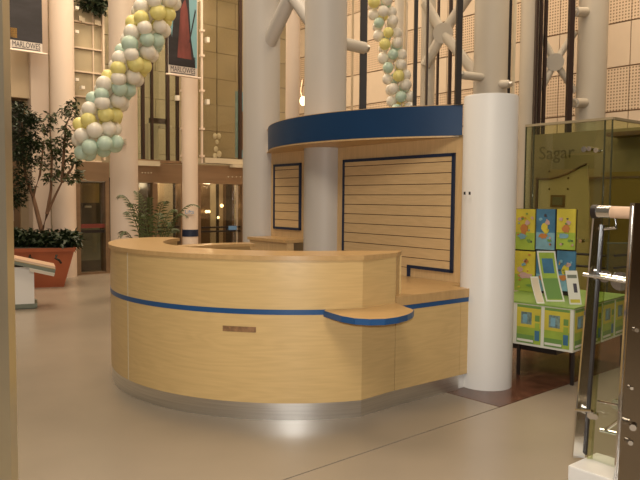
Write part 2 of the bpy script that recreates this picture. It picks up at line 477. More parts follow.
t, z = FA.hit(147, 189); obj('ceiling_globe', ball(new(), FA.w(t, z, -0.45), 0.05, 10, 8), 'cream', dB, smooth=True)

# upper gallery: slab, mullions, panes
ug = struct('window_1', FA.w(ft(190), 2.2), 'upper gallery glazing above the lifts')
wpart('slab_edge', 136, 158, 161, 166, -0.3, 0.10, 'cream', ug)
wpart('slab_edge', 203, 250, 159, 164, -0.3, 0.10, 'cream', ug)
wpart('slab_edge', 228, 250, 165, 168, 0.06, 0.20, 'cream', ug)
wpart('gallery_rail', 136, 183, 160, 163, -0.3, 0.0, 'bronze', ug)
for a, b in ((143, 145.5), (152.5, 154.2), (168, 170.5), (178, 180)):
    wpart('mullion', a, b, 0, 163, -0.12, -0.04, 'mull', ug, zt=ZT)
wpart('mullion', 241, 243, 0, 163, -0.12, -0.04, 'mull', ug, zt=ZT)
wpart('pier', 157, 167, 122, 163, -0.6, -0.4, 'cream', ug)
wpart('pier_cap', 167, 179, 124, 127, -0.5, -0.3, 'cream', ug)
wpart('transom', 153, 171, 118, 123, -0.20, -0.10, 'mull', ug)
wpart('glass_pane', 200, 243, 0, 159, -0.10, -0.09, 'glass_smoke', ug, zt=ZT)
wpart('glass_pane', 138, 181, 0, 160, -0.10, -0.09, 'glass', ug, zt=ZT)
for x in (181.5, 200.8):                            # thin white hanging rods with clips
    rd = wpart('hanger_rod', x - .8, x + .8, 0, 163, 0.02, 0.06, 'column_pink', ug, zt=ZT)
    for y in (30, 55, 90, 128, 155):
        wpart('clip', x - 1.6, x + 2.2, y, y + 2, 0.0, 0.08, 'column_pink', rd)
for x, y in ((207, 40), (207, 102), (177, 98)):
    wpart('spot_lamp', x - 1.2, x + 1.5, y - 2.5, y + 2.5, -0.05, 0.05, 'b_white', ug)
# gallery front above the glass door
gf = struct('window_2', FA.w(ft(92), 2.3), 'gallery front of beige panels above the glass door')
for i, (y0, y1) in enumerate(((-60, -38), (-36, -14), (-12, 20), (23, 46), (48, 70), (72, 95), (97, 160))):
    pn = wpart('gallery_panel', 77, 106, y0, y1, -0.30, -0.24, 'wall_tan', gf)
    wpart('panel_edge', 77, 106, y1, y1 + 1.6, -0.30, -0.20, 'panel', gf)
wpart('mullion', 96.5, 97.8, -60, 95, -0.24, -0.21, 'panel', gf)
wpart('mullion', 106, 108, -60, 160, -0.3, -0.16, 'panel', gf)
wpart('mullion', 75.5, 77, -60, 160, -0.3, -0.16, 'mull', gf)
for x, y in ((78, 7), (78, 31), (78, 79), (84, 87)):
    wpart('spot_lamp', x - 1.5, x + 2, y - 1.5, y + 1.5, -0.16, -0.05, 'b_white', gf)
for x, y in ((82, 14), (85, 16), (98, 18), (101, 19)):
    wpart('shelf_figure', x, x + 3, y, y + 5, -0.22, -0.16, 'cream', gf)

# ------------------------------------------------------------------ right-hand far wall with acoustic panels (recedes to the left)
RW = Plane((4.85, 11.0), U)
wr = obj('wall_back', pb(new(), RW, -4, 9.0, 0, ZT, -0.3, -0.02), 'joint')
tag(wr, 'far beige wall of plain and perforated panels', kind='structure')
zj = [RW.hit(601, y)[1] for y in (113, 70, 26)]
dz = (zj[2] - zj[0]) / 2
tj = RW.hit(559, 60)[0]; tw = 1.25
def perf_panel(t0, t1, z0, z1, m):
    bm = pb(new(), RW, t0, t1, z0, z1, -0.02, 0.0)
    uvl = bm.loops.layers.uv.new('UVMap')
    for f in bm.faces:
        for l in f.loops:
            q = l.vert.co
            l[uvl].uv = ((q - RW.p).dot(RW.d), q.z)
    return obj('wall_panel', bm, m, wr)
for i in range(-4, 8):
    for j in range(-3, 8):
        z0 = zj[0] + j * dz
        if z0 < 0.0 and z0 + dz < 0.1: continue
        t0 = tj + i * tw
        if t0 > 8.6: continue
        perf_panel(t0 + 0.008, t0 + tw - 0.008, max(0.0, z0 + 0.012), z0 + dz - 0.012, 'perf' if j % 2 == 0 else 'panel')

# unseen dark wall added behind the camera to darken what the chrome mirrors
wf = obj('wall_front', box(new(), -9, 9, -5.2, -5.0, 0, 5.0), 'bronze_door'); tag(wf, 'unseen dark wall added behind the viewer to darken reflections', kind='structure')
# ------------------------------------------------------------------ columns
def column(px, Y, wpx, m, label, ztop=ZT, ybase=None, name='round_column'):
    p = at(px, 200, Y); r = wpx / F * math.hypot(p.x, p.y) / 2 * math.cos(math.atan2(p.x, p.y))
    t = thing(name, (p.x, p.y, 0), label, 'column', 'hall columns')
    obj('shaft', lathe(new(), (p.x, p.y), [(r, 0), (r, ztop)], 36), m, t, smooth=True)
    return t, p, r
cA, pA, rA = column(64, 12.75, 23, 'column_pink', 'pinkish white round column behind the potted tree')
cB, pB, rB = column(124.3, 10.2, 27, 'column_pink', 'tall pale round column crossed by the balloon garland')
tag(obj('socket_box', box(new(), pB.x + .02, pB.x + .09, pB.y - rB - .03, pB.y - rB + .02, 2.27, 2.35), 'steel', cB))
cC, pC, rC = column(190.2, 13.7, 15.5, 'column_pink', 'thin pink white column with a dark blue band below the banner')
for z0, z1, m in ((1.5 - (236.5 - 197.8) / F * 13.6, 1.5 - (229.5 - 197.8) / F * 13.6, 'navy'),):
    obj('blue_band', lathe(new(), (pC.x, pC.y), [(rC + .006, z0), (rC + .006, z1)], 36), m, cC, smooth=True)
sg = obj('lift_sign', box(new(), pC.x - .075, pC.x + .115, pC.y - rC - .03, pC.y - rC - .015, 1.17, 1.28), 'column_pink', cC)
mm = Matrix(((1, 0, 0, pC.x + .02), (0, 0, -1, pC.y - rC - .032), (0, 1, 0, 1.22), (0, 0, 0, 1)))
text_mesh('lettering', 'Lifts', 0.11, 'sign_blue', sg, mm)

def round_col_at(c, m, label, r=0.22):
    t = thing('round_column', (c.x, c.y, 0), label, 'column', 'columns of the display wall')
    obj('shaft', lathe(new(), (c.x, c.y), [(r, 0), (r, ZT)], 48), m, t, smooth=True)
    return t
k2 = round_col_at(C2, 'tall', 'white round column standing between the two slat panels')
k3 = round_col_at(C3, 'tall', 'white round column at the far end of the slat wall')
k1 = thing('round_column', (C1.x, C1.y, 0), 'short thick white column casing beside the low desk return', 'column', 'columns of the display wall')
ZC = 1.5 + (202 - 97) / F * 5.35
obj('casing', lathe(new(), (C1.x, C1.y), [(0.214, 0.0), (0.214, ZC - .012), (0.208, ZC), (0.0005, ZC)], 64, cap=False), 'white', k1, smooth=True)
for a in (0.0, 0.10):
    q = at(464.6 + a * 50, 193.5, 5.37 - a * .6)
    bm = new(); bar(bm, q + Vector((0, 0, -.010)), q + Vector((0, 0, .014)), (1, 0, 0), .010, .014); obj('black_clip', bm, 'dark', k1)
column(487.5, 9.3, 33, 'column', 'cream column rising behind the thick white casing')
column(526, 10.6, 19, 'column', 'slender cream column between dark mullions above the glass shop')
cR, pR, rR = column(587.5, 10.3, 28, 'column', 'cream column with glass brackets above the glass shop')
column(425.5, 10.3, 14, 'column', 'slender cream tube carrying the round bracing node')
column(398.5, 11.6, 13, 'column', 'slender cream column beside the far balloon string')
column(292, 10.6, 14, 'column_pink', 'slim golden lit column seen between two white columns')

# diagonal bracing
def brace(name, label, node, ends, r, noder, m='column'):
    t = thing(name, node, label, 'bracing', 'diagonal steel bracing')
    for e in ends:
        obj('strut', tube(new(), [node, e], r, 14), m, t, smooth=True)
    if noder:
        bm = new(); d = (Vector(CAM) - Vector(node)).normalized() * 0.10
        tube(bm, [Vector(node) - d, Vector(node) + d], noder, 24); obj('node_disc', bm, m, t, smooth=True)
    return t
n1 = (C2 + C3) / 2; n1.z = 1.5 + (199 + 2) / F * 7.7
brace('cross_brace', 'white cross brace between the two tall display wall columns', n1,
      [Vector((C3.x, C3.y, n1.z - .62)), Vector((C2.x, C2.y, n1.z - .62)), Vector((C3.x, C3.y, n1.z + .62)), Vector((C2.x, C2.y, n1.z + .62))], 0.085, 0, 'tall')
nd = at(443, 33, 10.1)
brace('cross_brace', 'cream cross brace with a round node above the blue fascia', nd,
      [at(425, 3, 10.2), at(425, 66, 10.2), at(470, -6, 9.9), at(476, 74, 9.6)], 0.075, 0.145)
nd = at(555, 62, 10.4)
brace('cross_brace', 'cream cross brace with a round node left of the bracketed column', nd,
      [at(541, 35, 10.4), at(541, 90, 10.4), at(575, 32, 10.4), at(575, 92, 10.4)], 0.05, 0.13)
# stub arms gripping the glass
def arm(a, b, r, label):
    t = thing('glass_bracket', b, label, 'bracket', 'brackets holding the glass wall')
    obj('arm', tube(new(), [a, b], r, 12), 'column', t, smooth=True)
    d = (b - a).normalized()
    obj('clamp', tube(new(), [b - d * .03, b + d * .05], r * 0.65, 10), 'steel', t, smooth=True)
c2f = Vector((C2.x + .1, C2.y, 0))
arm(Vector((C2.x + .12, C2.y + .05, at(345, 43, 7.3).z)), at(364, 48, 7.5), .065, 'white arm reaching from the white column to the dark mullion')
arm(at(487, 78, 9.2), at(462, 75, 9.0), .055, 'cream arm below the bracing node beside the casing top')
arm(at(490, 85, 9.2), at(509, 84, 9.05), .055, 'round ended arm just above the white casing')
arm(at(587, 12, 10.2), at(575, 12, 10.0), .07, 'upper bracket on the column above the glass shop')
arm(at(587, 103, 10.2), at(575, 103, 10.0), .07, 'lower bracket on the column above the glass shop')

# curtain wall mullions
def mullion(x, wpx, Y, label, m='mull', z0=2.0):
    p = at(x, 60, Y); hw = wpx / F * Y / 2
    o = obj('steel_mullion', box(new(), p.x - hw, p.x + hw, p.y, p.y + .10, 0.0, ZT), m)
    o.data.transform(Matrix.Translation((-p.x, -p.y, 0))); o.location = (p.x, p.y, 0)
    return tag(o, label, 'mullion', 'upright members of the inner glass wall')
mullion(363.5, 7, 8.9, 'broad dark mullion right of the tall white column', 'dark')
mullion(415.8, 3.2, 9.3, 'thin dark mullion right of the far balloon string', 'dark')
mullion(427.5, 1.6, 9.5, 'hairline dark upright left of the round bracing node', 'mull')
mullion(438.3, 2.0, 11.0, 'hairline dark upright behind the bracing node', 'mull')
mullion(450.5, 3.0, 11.0, 'thin dark upright just right of the bracing node', 'mull')
mullion(459.3, 5.4, 8.8, 'broad dark mullion left of the column casing', 'dark')
mullion(508.3, 5.2, 9.6, 'broad dark mullion right of the column casing', 'dark')
mullion(536.8, 2.0, 10.25, 'left one of three thin uprights over the shop', 'mull')
mullion(541.2, 2.0, 10.2, 'middle one of three thin uprights over the shop', 'mull')
mullion(545.8, 2.0, 10.15, 'right one of three thin uprights over the shop', 'mull')
mullion(571.5, 4.6, 9.7, 'dark red brown mullion in front of the bracketed column', 'mull')
mullion(352.5, 2.2, 10.5, 'pale edge upright between white column and broad mullion', 'wall')
mullion(404.6, 1.5, 10.5, 'pale thin upright right of the balloon string', 'wall')
mullion(514.2, 2.4, 10.2, 'pale upright right of the broad dark mullion', 'cream')
# small warm lamp and red fittings glimpsed behind
lp = thing('wall_lamp', at(303, 102, 11.6), 'small bright golden wall lamp between the two white columns', 'lamp')
obj('bulb', ball(new(), at(303, 101, 11.5), .055, 12, 10, 1.4), 'lamp', lp, smooth=True)
obj('bracket', tube(new(), [at(303, 101, 11.5), at(301, 92, 11.7), at(303, 80, 11.8)], .02, 8), 'bronze', lp, smooth=True)

# ------------------------------------------------------------------ display (slat) wall
dw = thing('slat_wall', WALL.w(1.0, 0), 'maple display wall with grooved slat panels framed in navy', 'display wall')
ZS = 2.03
obj('backboard', pb(new(), WALL, 0.20, T2 - 0.215, 0, ZS, -0.03, 0.0), 'maple_v', dw)
obj('backboard', pb(new(), WALL, T2 + 0.215, T3 - 0.20, 0, ZS, -0.03, 0.0), 'maple_v', dw)
gz0 = WALL.hit(452, 161.4)[1]; gdz = (gz0 - WALL.hit(452, 261.5)[1]) / 9
def frame(bars):
    for t0, t1, z0, z1 in bars:
        obj('trim_bar', pb(new(), WALL, min(t0, t1), max(t0, t1), z0, z1, 0.0, 0.022), 'navy', dw)
tr, ztr = WALL.hit(456, 151.5); tl = WALL.hit(343.8, 200)[0]; zbr = WALL.hit(454.8, 273)[1]; ts = WALL.hit(410.5, 270)[0]
zt_ = WALL.hit(454.8, 153)[1]
bw = 0.027
frame([(tr, tr + bw, zbr, zt_), (tl, tl - bw, 0.45, zt_), (tr, tl, zt_ - bw + .001, zt_ + .001), (tr, ts + bw, zbr - .001, zbr + bw - .001), (ts, ts + bw, 0.80, zbr)])
def slats(t0, t1, zlo, zhi, tlow=None, zlow=None):
    obj('groove_board', pb(new(), WALL, t0, t1, zlo, zhi, 0.0, 0.003), 'groove', dw)
    k = -12
    while k < 20:
        za, zb = gz0 - (k + 1) * gdz, gz0 - k * gdz
        k += 1
        a, b = max(za + .0035, zlo), min(zb - .0035, zhi)
        if b - a < .01: continue
        q0 = t0
        if tlow is not None and (a + b) / 2 < zlow: q0 = tlow
        obj('slat', pb(new(), WALL, q0, t1, a, b, 0.003, 0.014), 'slat', dw)
# right panel: full width above the step, shorter below it
slats(tr + bw, tl - bw, zbr + bw, zt_ - bw)
obj('groove_board', pb(new(), WALL, ts + bw, tl - bw, 0.5, zbr + bw, 0.0, 0.003), 'groove', dw)
k = 0
while True:
    zb = gz0 - k * gdz; za = zb - gdz; k += 1
    b, a = min(zb - .0035, zbr + bw - .001), za + .0035
    if b < .55: break
    if b - a > .012 and a < zbr + bw: obj('slat', pb(new(), WALL, ts + bw, tl - bw, a, b, 0.003, 0.014), 'slat', dw)
la, lz = WALL.hit(301.8, 163); lb = WALL.hit(274.6, 200)[0]; lzb = WALL.hit(301.8, 230.5)[1]
frame([(la, la + bw, lzb, lz), (lb, lb - bw, lzb, lz), (la, lb, lz - bw + .001, lz + .001), (la, lb, lzb - .001, lzb + bw - .001)])
slats(la + bw, lb - bw, lzb + bw, lz - bw)
# curved canopy
def circ3(a, b, c):
    ax, ay, bx, by, cx, cy = a[0], a[1], b[0], b[1], c[0], c[1]
    d = 2 * (ax * (by - cy) + bx * (cy - ay) + cx * (ay - by))
    ux = ((ax * ax + ay * ay) * (by - cy) + (bx * bx + by * by) * (cy - ay) + (cx * cx + cy * cy) * (ay - by)) / d
    uy = ((ax * ax + ay * ay) * (cx - bx) + (bx * bx + by * by) * (ax - cx) + (cx * cx + cy * cy) * (bx - ax)) / d
    return (ux, uy), math.hypot(ax - ux, ay - uy)
ZF0, ZF1 = 2.028, 2.30
fa, fb, fc = onz(268, 128, ZF1), onz(325, 112.6, ZF1), onz(463, 104.3, ZF1)
cc, cr = circ3(fa, fb, fc)
a0 = math.atan2(fa.y - cc[1], fa.x - cc[0]); a1 = math.atan2(fc.y - cc[1], fc.x - cc[0])
if a1 < a0: a1 += 2 * math.pi
if a1 - a0 > math.pi: a0 += 2 * math.pi
cn = thing('curved_canopy', (fb.x, fb.y, ZF0), 'curved royal blue fascia canopy above the slat wall', 'canopy')
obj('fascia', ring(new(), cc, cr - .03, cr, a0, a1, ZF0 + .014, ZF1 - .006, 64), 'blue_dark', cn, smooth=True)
arcp = [(cc[0] + (cr - .004) * math.cos(a0 + (a1 - a0) * i / 40), cc[1] + (cr - .004) * math.sin(a0 + (a1 - a0) * i / 40)) for i in range(41)]
wpts = [WALL.w(0.25, 0, .0), WALL.w(T3 - 0.10, 0, .0)]
if (Vector((arcp[-1][0], arcp[-1][1], 0)) - wpts[0]).length > (Vector((arcp[-1][0], arcp[-1][1], 0)) - wpts[1]).length: wpts = wpts[::-1]
poly = arcp + [(p.x, p.y) for p in wpts]
obj('soffit', prism(new(), poly, ZF0, ZF0 + .014), 'maple_v', cn)
obj('top_board', prism(new(), poly, ZF1 - .006, ZF1), 'maple_top', cn)

# ------------------------------------------------------------------ reception desk
DC = Vector((-0.235, 6.10, 0)); R = 1.578
P0 = DC + Vector((0.533, -1.498, 0)).normalized() * R; P1 = Vector((0.546, 4.853, 0)); E1 = Vector((1.198, 5.377, 0))
rad = math.radians
aP = math.atan2(P0.y - DC.y, P0.x - DC.x)
aE = rad(-184)
def cyl_ang(x, y, r=R):
    d = ray(x, y); o = CAM - DC
    A = d.x ** 2 + d.y ** 2; B = 2 * (o.x * d.x + o.y * d.y); C_ = o.x ** 2 + o.y ** 2 - r * r
    t = (-B - math.sqrt(max(0, B * B - 4 * A * C_))) / (2 * A)
    q = o + d * t
    a = math.atan2(q.y, q.x)
    return (a if a < 0 else a - 2 * math.pi), (CAM + d * t).z
aS = cyl_ang(128, 320)[0]
ZTOP = 1.12; ZB0, ZB1 = 0.722, 0.757; ZP = 0.118
desk = thing('reception_desk', (DC.x, DC.y, 0), 'curved maple reception desk with blue stripe and steel plinth', 'desk')
g_ = 0.0022
def arcpanel(name, a0, a1, z0, z1, m='maple'):
    return obj(name, ring(new(), DC, R - .03, R, a0, a1, z0, z1, 56), m, desk, smooth=True)
sg_ = g_ / R
arcpanel('upper_panel', aS + sg_, aP, ZB1, ZTOP - .03)
arcpanel('upper_panel', aE, aS - sg_, ZB1, ZTOP - .03)
arcpanel('lower_panel', aS + sg_, aP, ZP, ZB0)
arcpanel('lower_panel', aE, aS - sg_, ZP, ZB0)
obj('joint_strip', ring(new(), DC, R - .025, R + .0012, aS - .0032, aS + .0032, ZP, ZTOP - .03, 2), 'cream', desk)
aW = cyl_ang(326, 313)[0]
obj('blue_stripe', ring(new(), DC, R - .03, R + .003, aE, aP, ZB0, ZB1, 64), 'blue', desk, smooth=True)
obj('plinth', ring(new(), DC, R - .04, R - .006, aE, aP + .002, 0.0, ZP, 64), 'steel', desk, smooth=True)
def seg(bm, a, b, z0, z1, th):                   # upright board from a to b, thickness to the left of a->b
    a, b = Vector(a), Vector(b); d = (b - a).normalized(); n = Vector((-d.y, d.x, 0)) * th
    return prism(bm, [a, b, b + n, a + n], z0, z1)
obj('end_panel', seg(new(), P0, P1, ZB1, ZTOP - .03, .03), 'maple', desk)
obj('end_panel', seg(new(), P0, P1, ZP, ZB0, .03), 'maple', desk)
obj('blue_stripe', seg(new(), P0, P1, ZB0, ZB1, .03), 'blue', desk)
dd = (P1 - P0).normalized(); nn = Vector((-dd.y, dd.x, 0))
obj('plinth', seg(new(), P0 + nn * .006, P1 + nn * .006, 0, ZP, .03), 'steel', desk)
Q1 = Vector((0.60, 5.05, 0))
obj('side_panel', seg(new(), P1 + nn * .001, Q1, ZB1, ZTOP - .03, .03), 'maple', desk)
RI = 1.16
ai = rad(-73)
Qi = DC + Vector((math.cos(ai), math.sin(ai), 0)) * (RI + .02)
obj('side_panel', seg(new(), Q1, Qi, 0.80, ZTOP - .03, .03), 'maple', desk)
obj('inner_panel', ring(new(), DC, RI, RI + .02, aE - rad(12), ai, 0.0, ZTOP - .03, 56), 'maple', desk, smooth=True)
# counter top
RO = R + .016
out = [DC + Vector((math.cos(aP + (aE - aP) * i / 72), math.sin(aP + (aE - aP) * i / 72), 0)) * RO for i in range(73)]
inn = [DC + Vector((math.cos(a), math.sin(a), 0)) * (RI - .015) for a in [rad(-197) + (ai - rad(-197)) * i / 60 for i in range(61)]]
top = out + [Vector((-1.74, 6.40, 0)), Vector((-1.60, 6.545, 0)), Vector((-1.47, 6.55, 0))] + inn + [Vector((0.61, 5.055, 0)), P1 + dd * .012 - nn * .0]
bm = prism(new(), [(p.x, p.y) for p in top], ZTOP - .03, ZTOP)
obj('countertop', bm, 'maple_top', desk)
obj('side_panel', seg(new(), DC + Vector((math.cos(aE), math.sin(aE), 0)) * R, Vector((-1.47, 6.53, 0)), 0, ZTOP - .03, -.02), 'maple', desk)
# plaque
a_, zp = cyl_ang(239, 329)
aL, _ = cyl_ang(223, 329); aR_, _ = cyl_ang(256, 330)
obj('name_plaque', ring(new(), DC, R, R + .006, aL, aR_, zp - .018, zp + .018, 12), 'plaque', desk)
# writing shelf
zs0, zs1 = 0.722, 0.760
fe = [onz(x, y, .741) for x, y in ((324, 313.5), (332, 316), (342, 319), (355, 321.3), (370, 322.2), (385, 321.8), (398, 320), (407, 317.5), (412, 315), (413.5, 313))]
be = [onz(x, y, zs1) for x, y in ((412, 309), (406, 307))]
shelf = obj('writing_shelf', prism(new(), [(p.x, p.y) for p in fe + be] + [(P1.x, P1.y), (P0.x, P0.y), (DC.x + R * math.cos(aW), DC.y + R * math.sin(aW))], zs0, zs1 - .003), 'maple_top', desk)
bm = new()
eb = fe + be[:1]
for a, b in zip(eb, eb[1:]):
    seg(bm, (a.x, a.y, 0), (b.x, b.y, 0), zs0 - .001, zs1, -.004)
obj('blue_edge', bm, 'blue', shelf)
inner = [Vector((p.x, p.y, 0)) for p in fe + be] + [P1, P0]
obj('shelf_top', prism(new(), [(p.x, p.y) for p in inner], zs1 - .003, zs1), 'maple_top', shelf)

RB0, RB1 = 0.698, 0.734
# low return of the desk
rt = thing('desk_return', ((P1.x + E1.x) / 2, (P1.y + E1.y) / 2, 0), 'low maple desk return running up to the white column casing', 'desk')
ed = (E1 - P1).normalized(); en = Vector((-ed.y, ed.x, 0))
PL = Plane((P1.x, P1.y), (ed.x, ed.y))
tS = PL.hit(460, 340)[0]; tE = (E1 - P1).length
for nm, t0, t1 in (('front_panel', .008, tS - .003), ('end_filler', tS + .003, tE)):
    obj(nm, seg(new(), P1 + ed * t0, P1 + ed * t1, ZP, RB0, .025), 'maple', rt)
obj('front_backing', seg(new(), P1 + ed * .0 + en * .012, P1 + ed * (tE - .01) + en * .012, ZP, RB0, .02), 'groove', rt)
obj('blue_stripe', seg(new(), P1 + ed * .0 - en * .002, P1 + ed * tE - en * .002, RB0, RB1, .03), 'blue', rt)
obj('plinth', seg(new(), P1 + en * .008, P1 + ed * tS + en * .008, 0, ZP, .03), 'steel', rt)
obj('plinth', seg(new(), P1 + ed * (tS + .006) + en * .03, P1 + ed * tE + en * .03, 0, ZP, .03), 'white', rt)
wtop = [P1 - en * .006, P1 + ed * tE - en * .006, P1 + ed * tE + en * .20, WALL.w(.2, 0, .003), WALL.w(1.5, 0, .003), Vector((.52, 5.09, 0))]
wtop = [Vector((p.x, p.y, 0)) for p in wtop]
obj('worktop', prism(new(), [(p.x, p.y) for p in wtop], RB1, 0.802), 'maple_top', rt)
# back cabinet against wall and low back section of the ring
bc = thing('back_cabinet', WALL.w(3.0, 0), 'low maple cabinet standing before the far slat panel', 'cabinet')
zc_ = 1.06
obj('body', pb(new(), WALL, T2 + .24, 3.16, 0, zc_ - .03, .225, .31), 'maple_v', bc)
obj('cabinet_top', pb(new(), WALL, T2 + .23, 3.18, zc_ - .03, zc_, .0, .33), 'maple_top', bc)
bk = thing('staff_gate', (DC.x - .5, DC.y + 1.4, 0), 'low brown curved back section of the reception desk', 'gate')
obj('gate_panel', ring(new(), DC, 1.40, 1.43, rad(112), rad(150), 0.0, .99, 32), 'maple', bk, smooth=True)
obj('gate_top', ring(new(), DC, 1.22, 1.45, rad(112), rad(150), .99, 1.02, 32), 'maple_top', bk, smooth=True)

# ------------------------------------------------------------------ banners
def banner(px0, px1, ytop, ybot, ystrip, off, label, motif):
    P = FA.off(off)
    t0, t1 = P.hit(px0, ybot)[0], P.hit(px1, ybot)[0]
    zb = P.hit((px0 + px1) / 2, ybot)[1]; zs = P.hit((px0 + px1) / 2, ystrip)[1]; zt = P.hit(px0, ytop)[1]
    q = P.w((t0 + t1) / 2, zb)
    b = thing('hanging_banner', q, label, 'banner', 'hanging banners')
    obj('cloth', pb(new(), P, t0, t1, zb, zt, -.012, 0), 'banner', b)
    L = t1 - t0
    for nm, m, a0, a1, z0, z1 in motif:
        obj(nm, pb(new(), P, t0 + L * a0, t0 + L * a1, zs + (zt - zs) * z0, zs + (zt - zs) * z1, 0, .002), m, b)
    obj('bottom_rod', tube(new(), [P.w(t0 - .05, zb, 0), P.w(t1 + .08, zb, 0)], .018, 10), 'column_pink', b, smooth=True)
    s = text_mesh('lettering', 'MARLOWES', (zs - zb) * 0.80, 'ink', b, plane_mtx(P, (t0 + t1) / 2, (zs + zb) / 2 + .02, .003))
    wx = s.dimensions.x or 1
    bb = [v.co.x for v in s.data.vertices]; wx = max(bb) - min(bb)
    s.data.transform(Matrix.Diagonal((L * .86 / wx, 1, 1, 1)))
    obj('underline', pb(new(), P, t0 + L * .07, t1 - L * .07, zb + .035, zb + .05, 0, .002), 'ink', b)
    return b, P, t0, L, zs, zt
banner(10, 42.5, -70, 51.5, 41.5, 0.25, 'dark picture banner with pale lettered strip beside the metal post',
       [('picture', 'banner_dark', 0, 1, 0, 1), ('gold_patch', 'gold', 0.02, .22, .02, .11)])
b, P, t0, L, zs, zt = banner(168.5, 197, -75, 76, 66.5, 1.5, 'blue and maroon picture banner hanging above the thin column',
       [('picture', 'banner_sky', 0, 1, 0, 1), ('dark_base', 'banner_dark', 0, .94, 0, .08)])
def flat(name, pts, m, off):
    bm = new()
    v0 = [bm.verts.new(P.w(t0 + L * a, zs + (zt - zs) * h, off)) for a, h in pts]
    v1 = [bm.verts.new(P.w(t0 + L * a, zs + (zt - zs) * h, off - .002)) for a, h in pts]
    bm.faces.new(v0); bm.faces.new(v1[::-1])
    for i in range(len(pts)):
        bm.faces.new((v0[i], v0[(i + 1) % len(pts)], v1[(i + 1) % len(pts)], v1[i]))
    obj(name, bm, m, b)
flat('dark_tower', [(0, 0), (.94, 0), (.78, .22), (.72, .45), (.66, 1), (.10, 1), (.20, .40), (.12, .20), (.06, .30), (0, .35)], 'banner_dark', .005)
flat('maroon_robe', [(.30, .06), (.80, .06), (.72, .25), (.66, .42), (.58, .50), (.42, .42), (.36, .25)], 'banner_red', .008)
flat('dark_branch', [(.70, .18), (.74, .18), (.96, .42), (.93, .44)], 'banner_dark', .008)

# small blue picture glimpsed behind the gallery glass
PB = FA.off(-0.5)
bp = thing('framed_picture', PB.w(PB.hit(238, 150)[0], PB.hit(238, 150)[1]), 'narrow blue picture behind the gallery glass', 'picture')
for nm, x0, x1, y0, y1, m, o in (('backing', 235, 250, 92, 158, 'p_sky', 0), ('figure', 240, 250, 112, 150, 'bronze_door', .02)):
    wpart(nm, x0, x1, y0, y1, o, o + .02, m, bp, P=PB)

PCt = FA.off(-.45)
cl_ = thing('crystal_lamp', PCt.w(*PCt.hit(217, 158)), 'small clear crystal drop lamp behind the gallery glass', 'lamp')
obj('cord', tube(new(), [PCt.w(*PCt.hit(217, -40)), PCt.w(*PCt.hit(217, 134))], .008, 6), 'mull', cl_)
for x, y, q in ((215, 136, .05), (219, 136, .05), (217, 142, .04), (216, 149, .05), (219, 154, .06), (215, 156, .05)):
    obj('crystal_drop', ball(new(), PCt.w(*PCt.hit(x, y)), q, 10, 8, 1.3), 'b_white', cl_, smooth=True)
# ------------------------------------------------------------------ balloons
def balloon_mesh(m):
    bm = new()
    prof = [(0.0, 1.0), (.38, .93), (.70, .72), (.92, .40), (1.0, .05), (.95, -.32), (.78, -.68), (.50, -.98), (.22, -1.18), (.06, -1.26), (.10, -1.34), (.0, -1.34)]
    n = 14
    R_ = []
    for r, z in prof:
        R_.append([bm.verts.new((r * math.cos(2 * math.pi * i / n), r * math.sin(2 * math.pi * i / n), z)) for i in range(n)] if r > 0 else [bm.verts.new((0, 0, z))])
    for a, c in zip(R_, R_[1:]):
        for i in range(n):
            if len(a) == 1: bm.faces.new((a[0], c[i], c[(i + 1) % n]))
            elif len(c) == 1: bm.faces.new((a[i], c[0], a[(i + 1) % n]))
            else: bm.faces.new((a[i], c[i], c[(i + 1) % n], a[(i + 1) % n]))
    bmesh.ops.recalc_face_normals(bm, faces=bm.faces)
    me = bpy.data.meshes.new('balloon'); bm.to_mesh(me); bm.free()
    me.materials.append(M[m])
    for p in me.polygons: p.use_smooth = True
    return me
BM = {k: balloon_mesh('b_' + k) for k in ('white', 'yellow', 'green')}
def put_balloon(par, p, outdir, r, k):
    o = bpy.data.objects.new('balloon', BM[k]); COL.objects.link(o)
    o.parent = par; o.matrix_parent_inverse = par.matrix_basis.inverted()
    q = Vector(outdir).to_track_quat('Z', 'Y')
    s = r * random.uniform(.92, 1.07)
    o.matrix_basis = Matrix.Translation(p) @ q.to_matrix().to_4x4() @ Matrix.Diagonal((s, s, s * .92, 1))
def garland(path, Y, rp, brp, seq, per, rowdir, label, step):
    b = thing('balloon_garland', at(*path[-1], Y), label, 'balloons', 'balloon garlands')
    pts = [at(x, y, Y) for x, y in path]
    L = [(a - c).length for a, c in zip(pts, pts[1:])]
    tot = sum(L); nr = int(tot / step)
    e1 = Vector((rowdir[0], 0, rowdir[1])).normalized(); e2 = Vector((0, 1, 0))
    cordpts = []
    for i in range(nr + 1):
        s = tot * i / nr; j = 0
        while j < len(L) - 1 and s > L[j]: s -= L[j]; j += 1
        c = pts[j].lerp(pts[j + 1], min(1, s / L[j]))
        cordpts.append(c)
        rr = rp / F * Y; br = brp / F * Y
        for k in range(per):
            a = 2 * math.pi * (k + .5 * (i % 2)) / per + random.uniform(-.12, .12)
            d = e1 * math.cos(a) + e2 * math.sin(a)
            put_balloon(b, c + d * rr + Vector((0, 0, random.uniform(-.012, .012))), d, br, seq(i, k))
    obj('cord', tube(new(), cordpts, .008, 6), 'column_pink', b)
S4 = ['white', 'yellow', 'white', 'green']
garland([(172, -34), (160, -2), (150, 24), (140, 47), (128, 70), (112, 94), (99, 116), (96, 132), (100, 148)], 9.1, 18.5, 7.7,
        lambda i, k: S4[(i + 1) % 4], 7, (0.93, 0.34), 'large balloon garland of cream, yellow and mint across the pale column', 0.185)
garland([(374, -30), (379, -4), (384, 20), (391, 48), (396, 75), (401, 100), (403, 120)], 9.6, 9.5, 5.6,
        lambda i, k: S4[(i + k) % 4] if (i * 3 + k) % 5 else 'white', 4, (0.95, 0.2), 'slim balloon string of cream, yellow and mint above the fascia', 0.145)

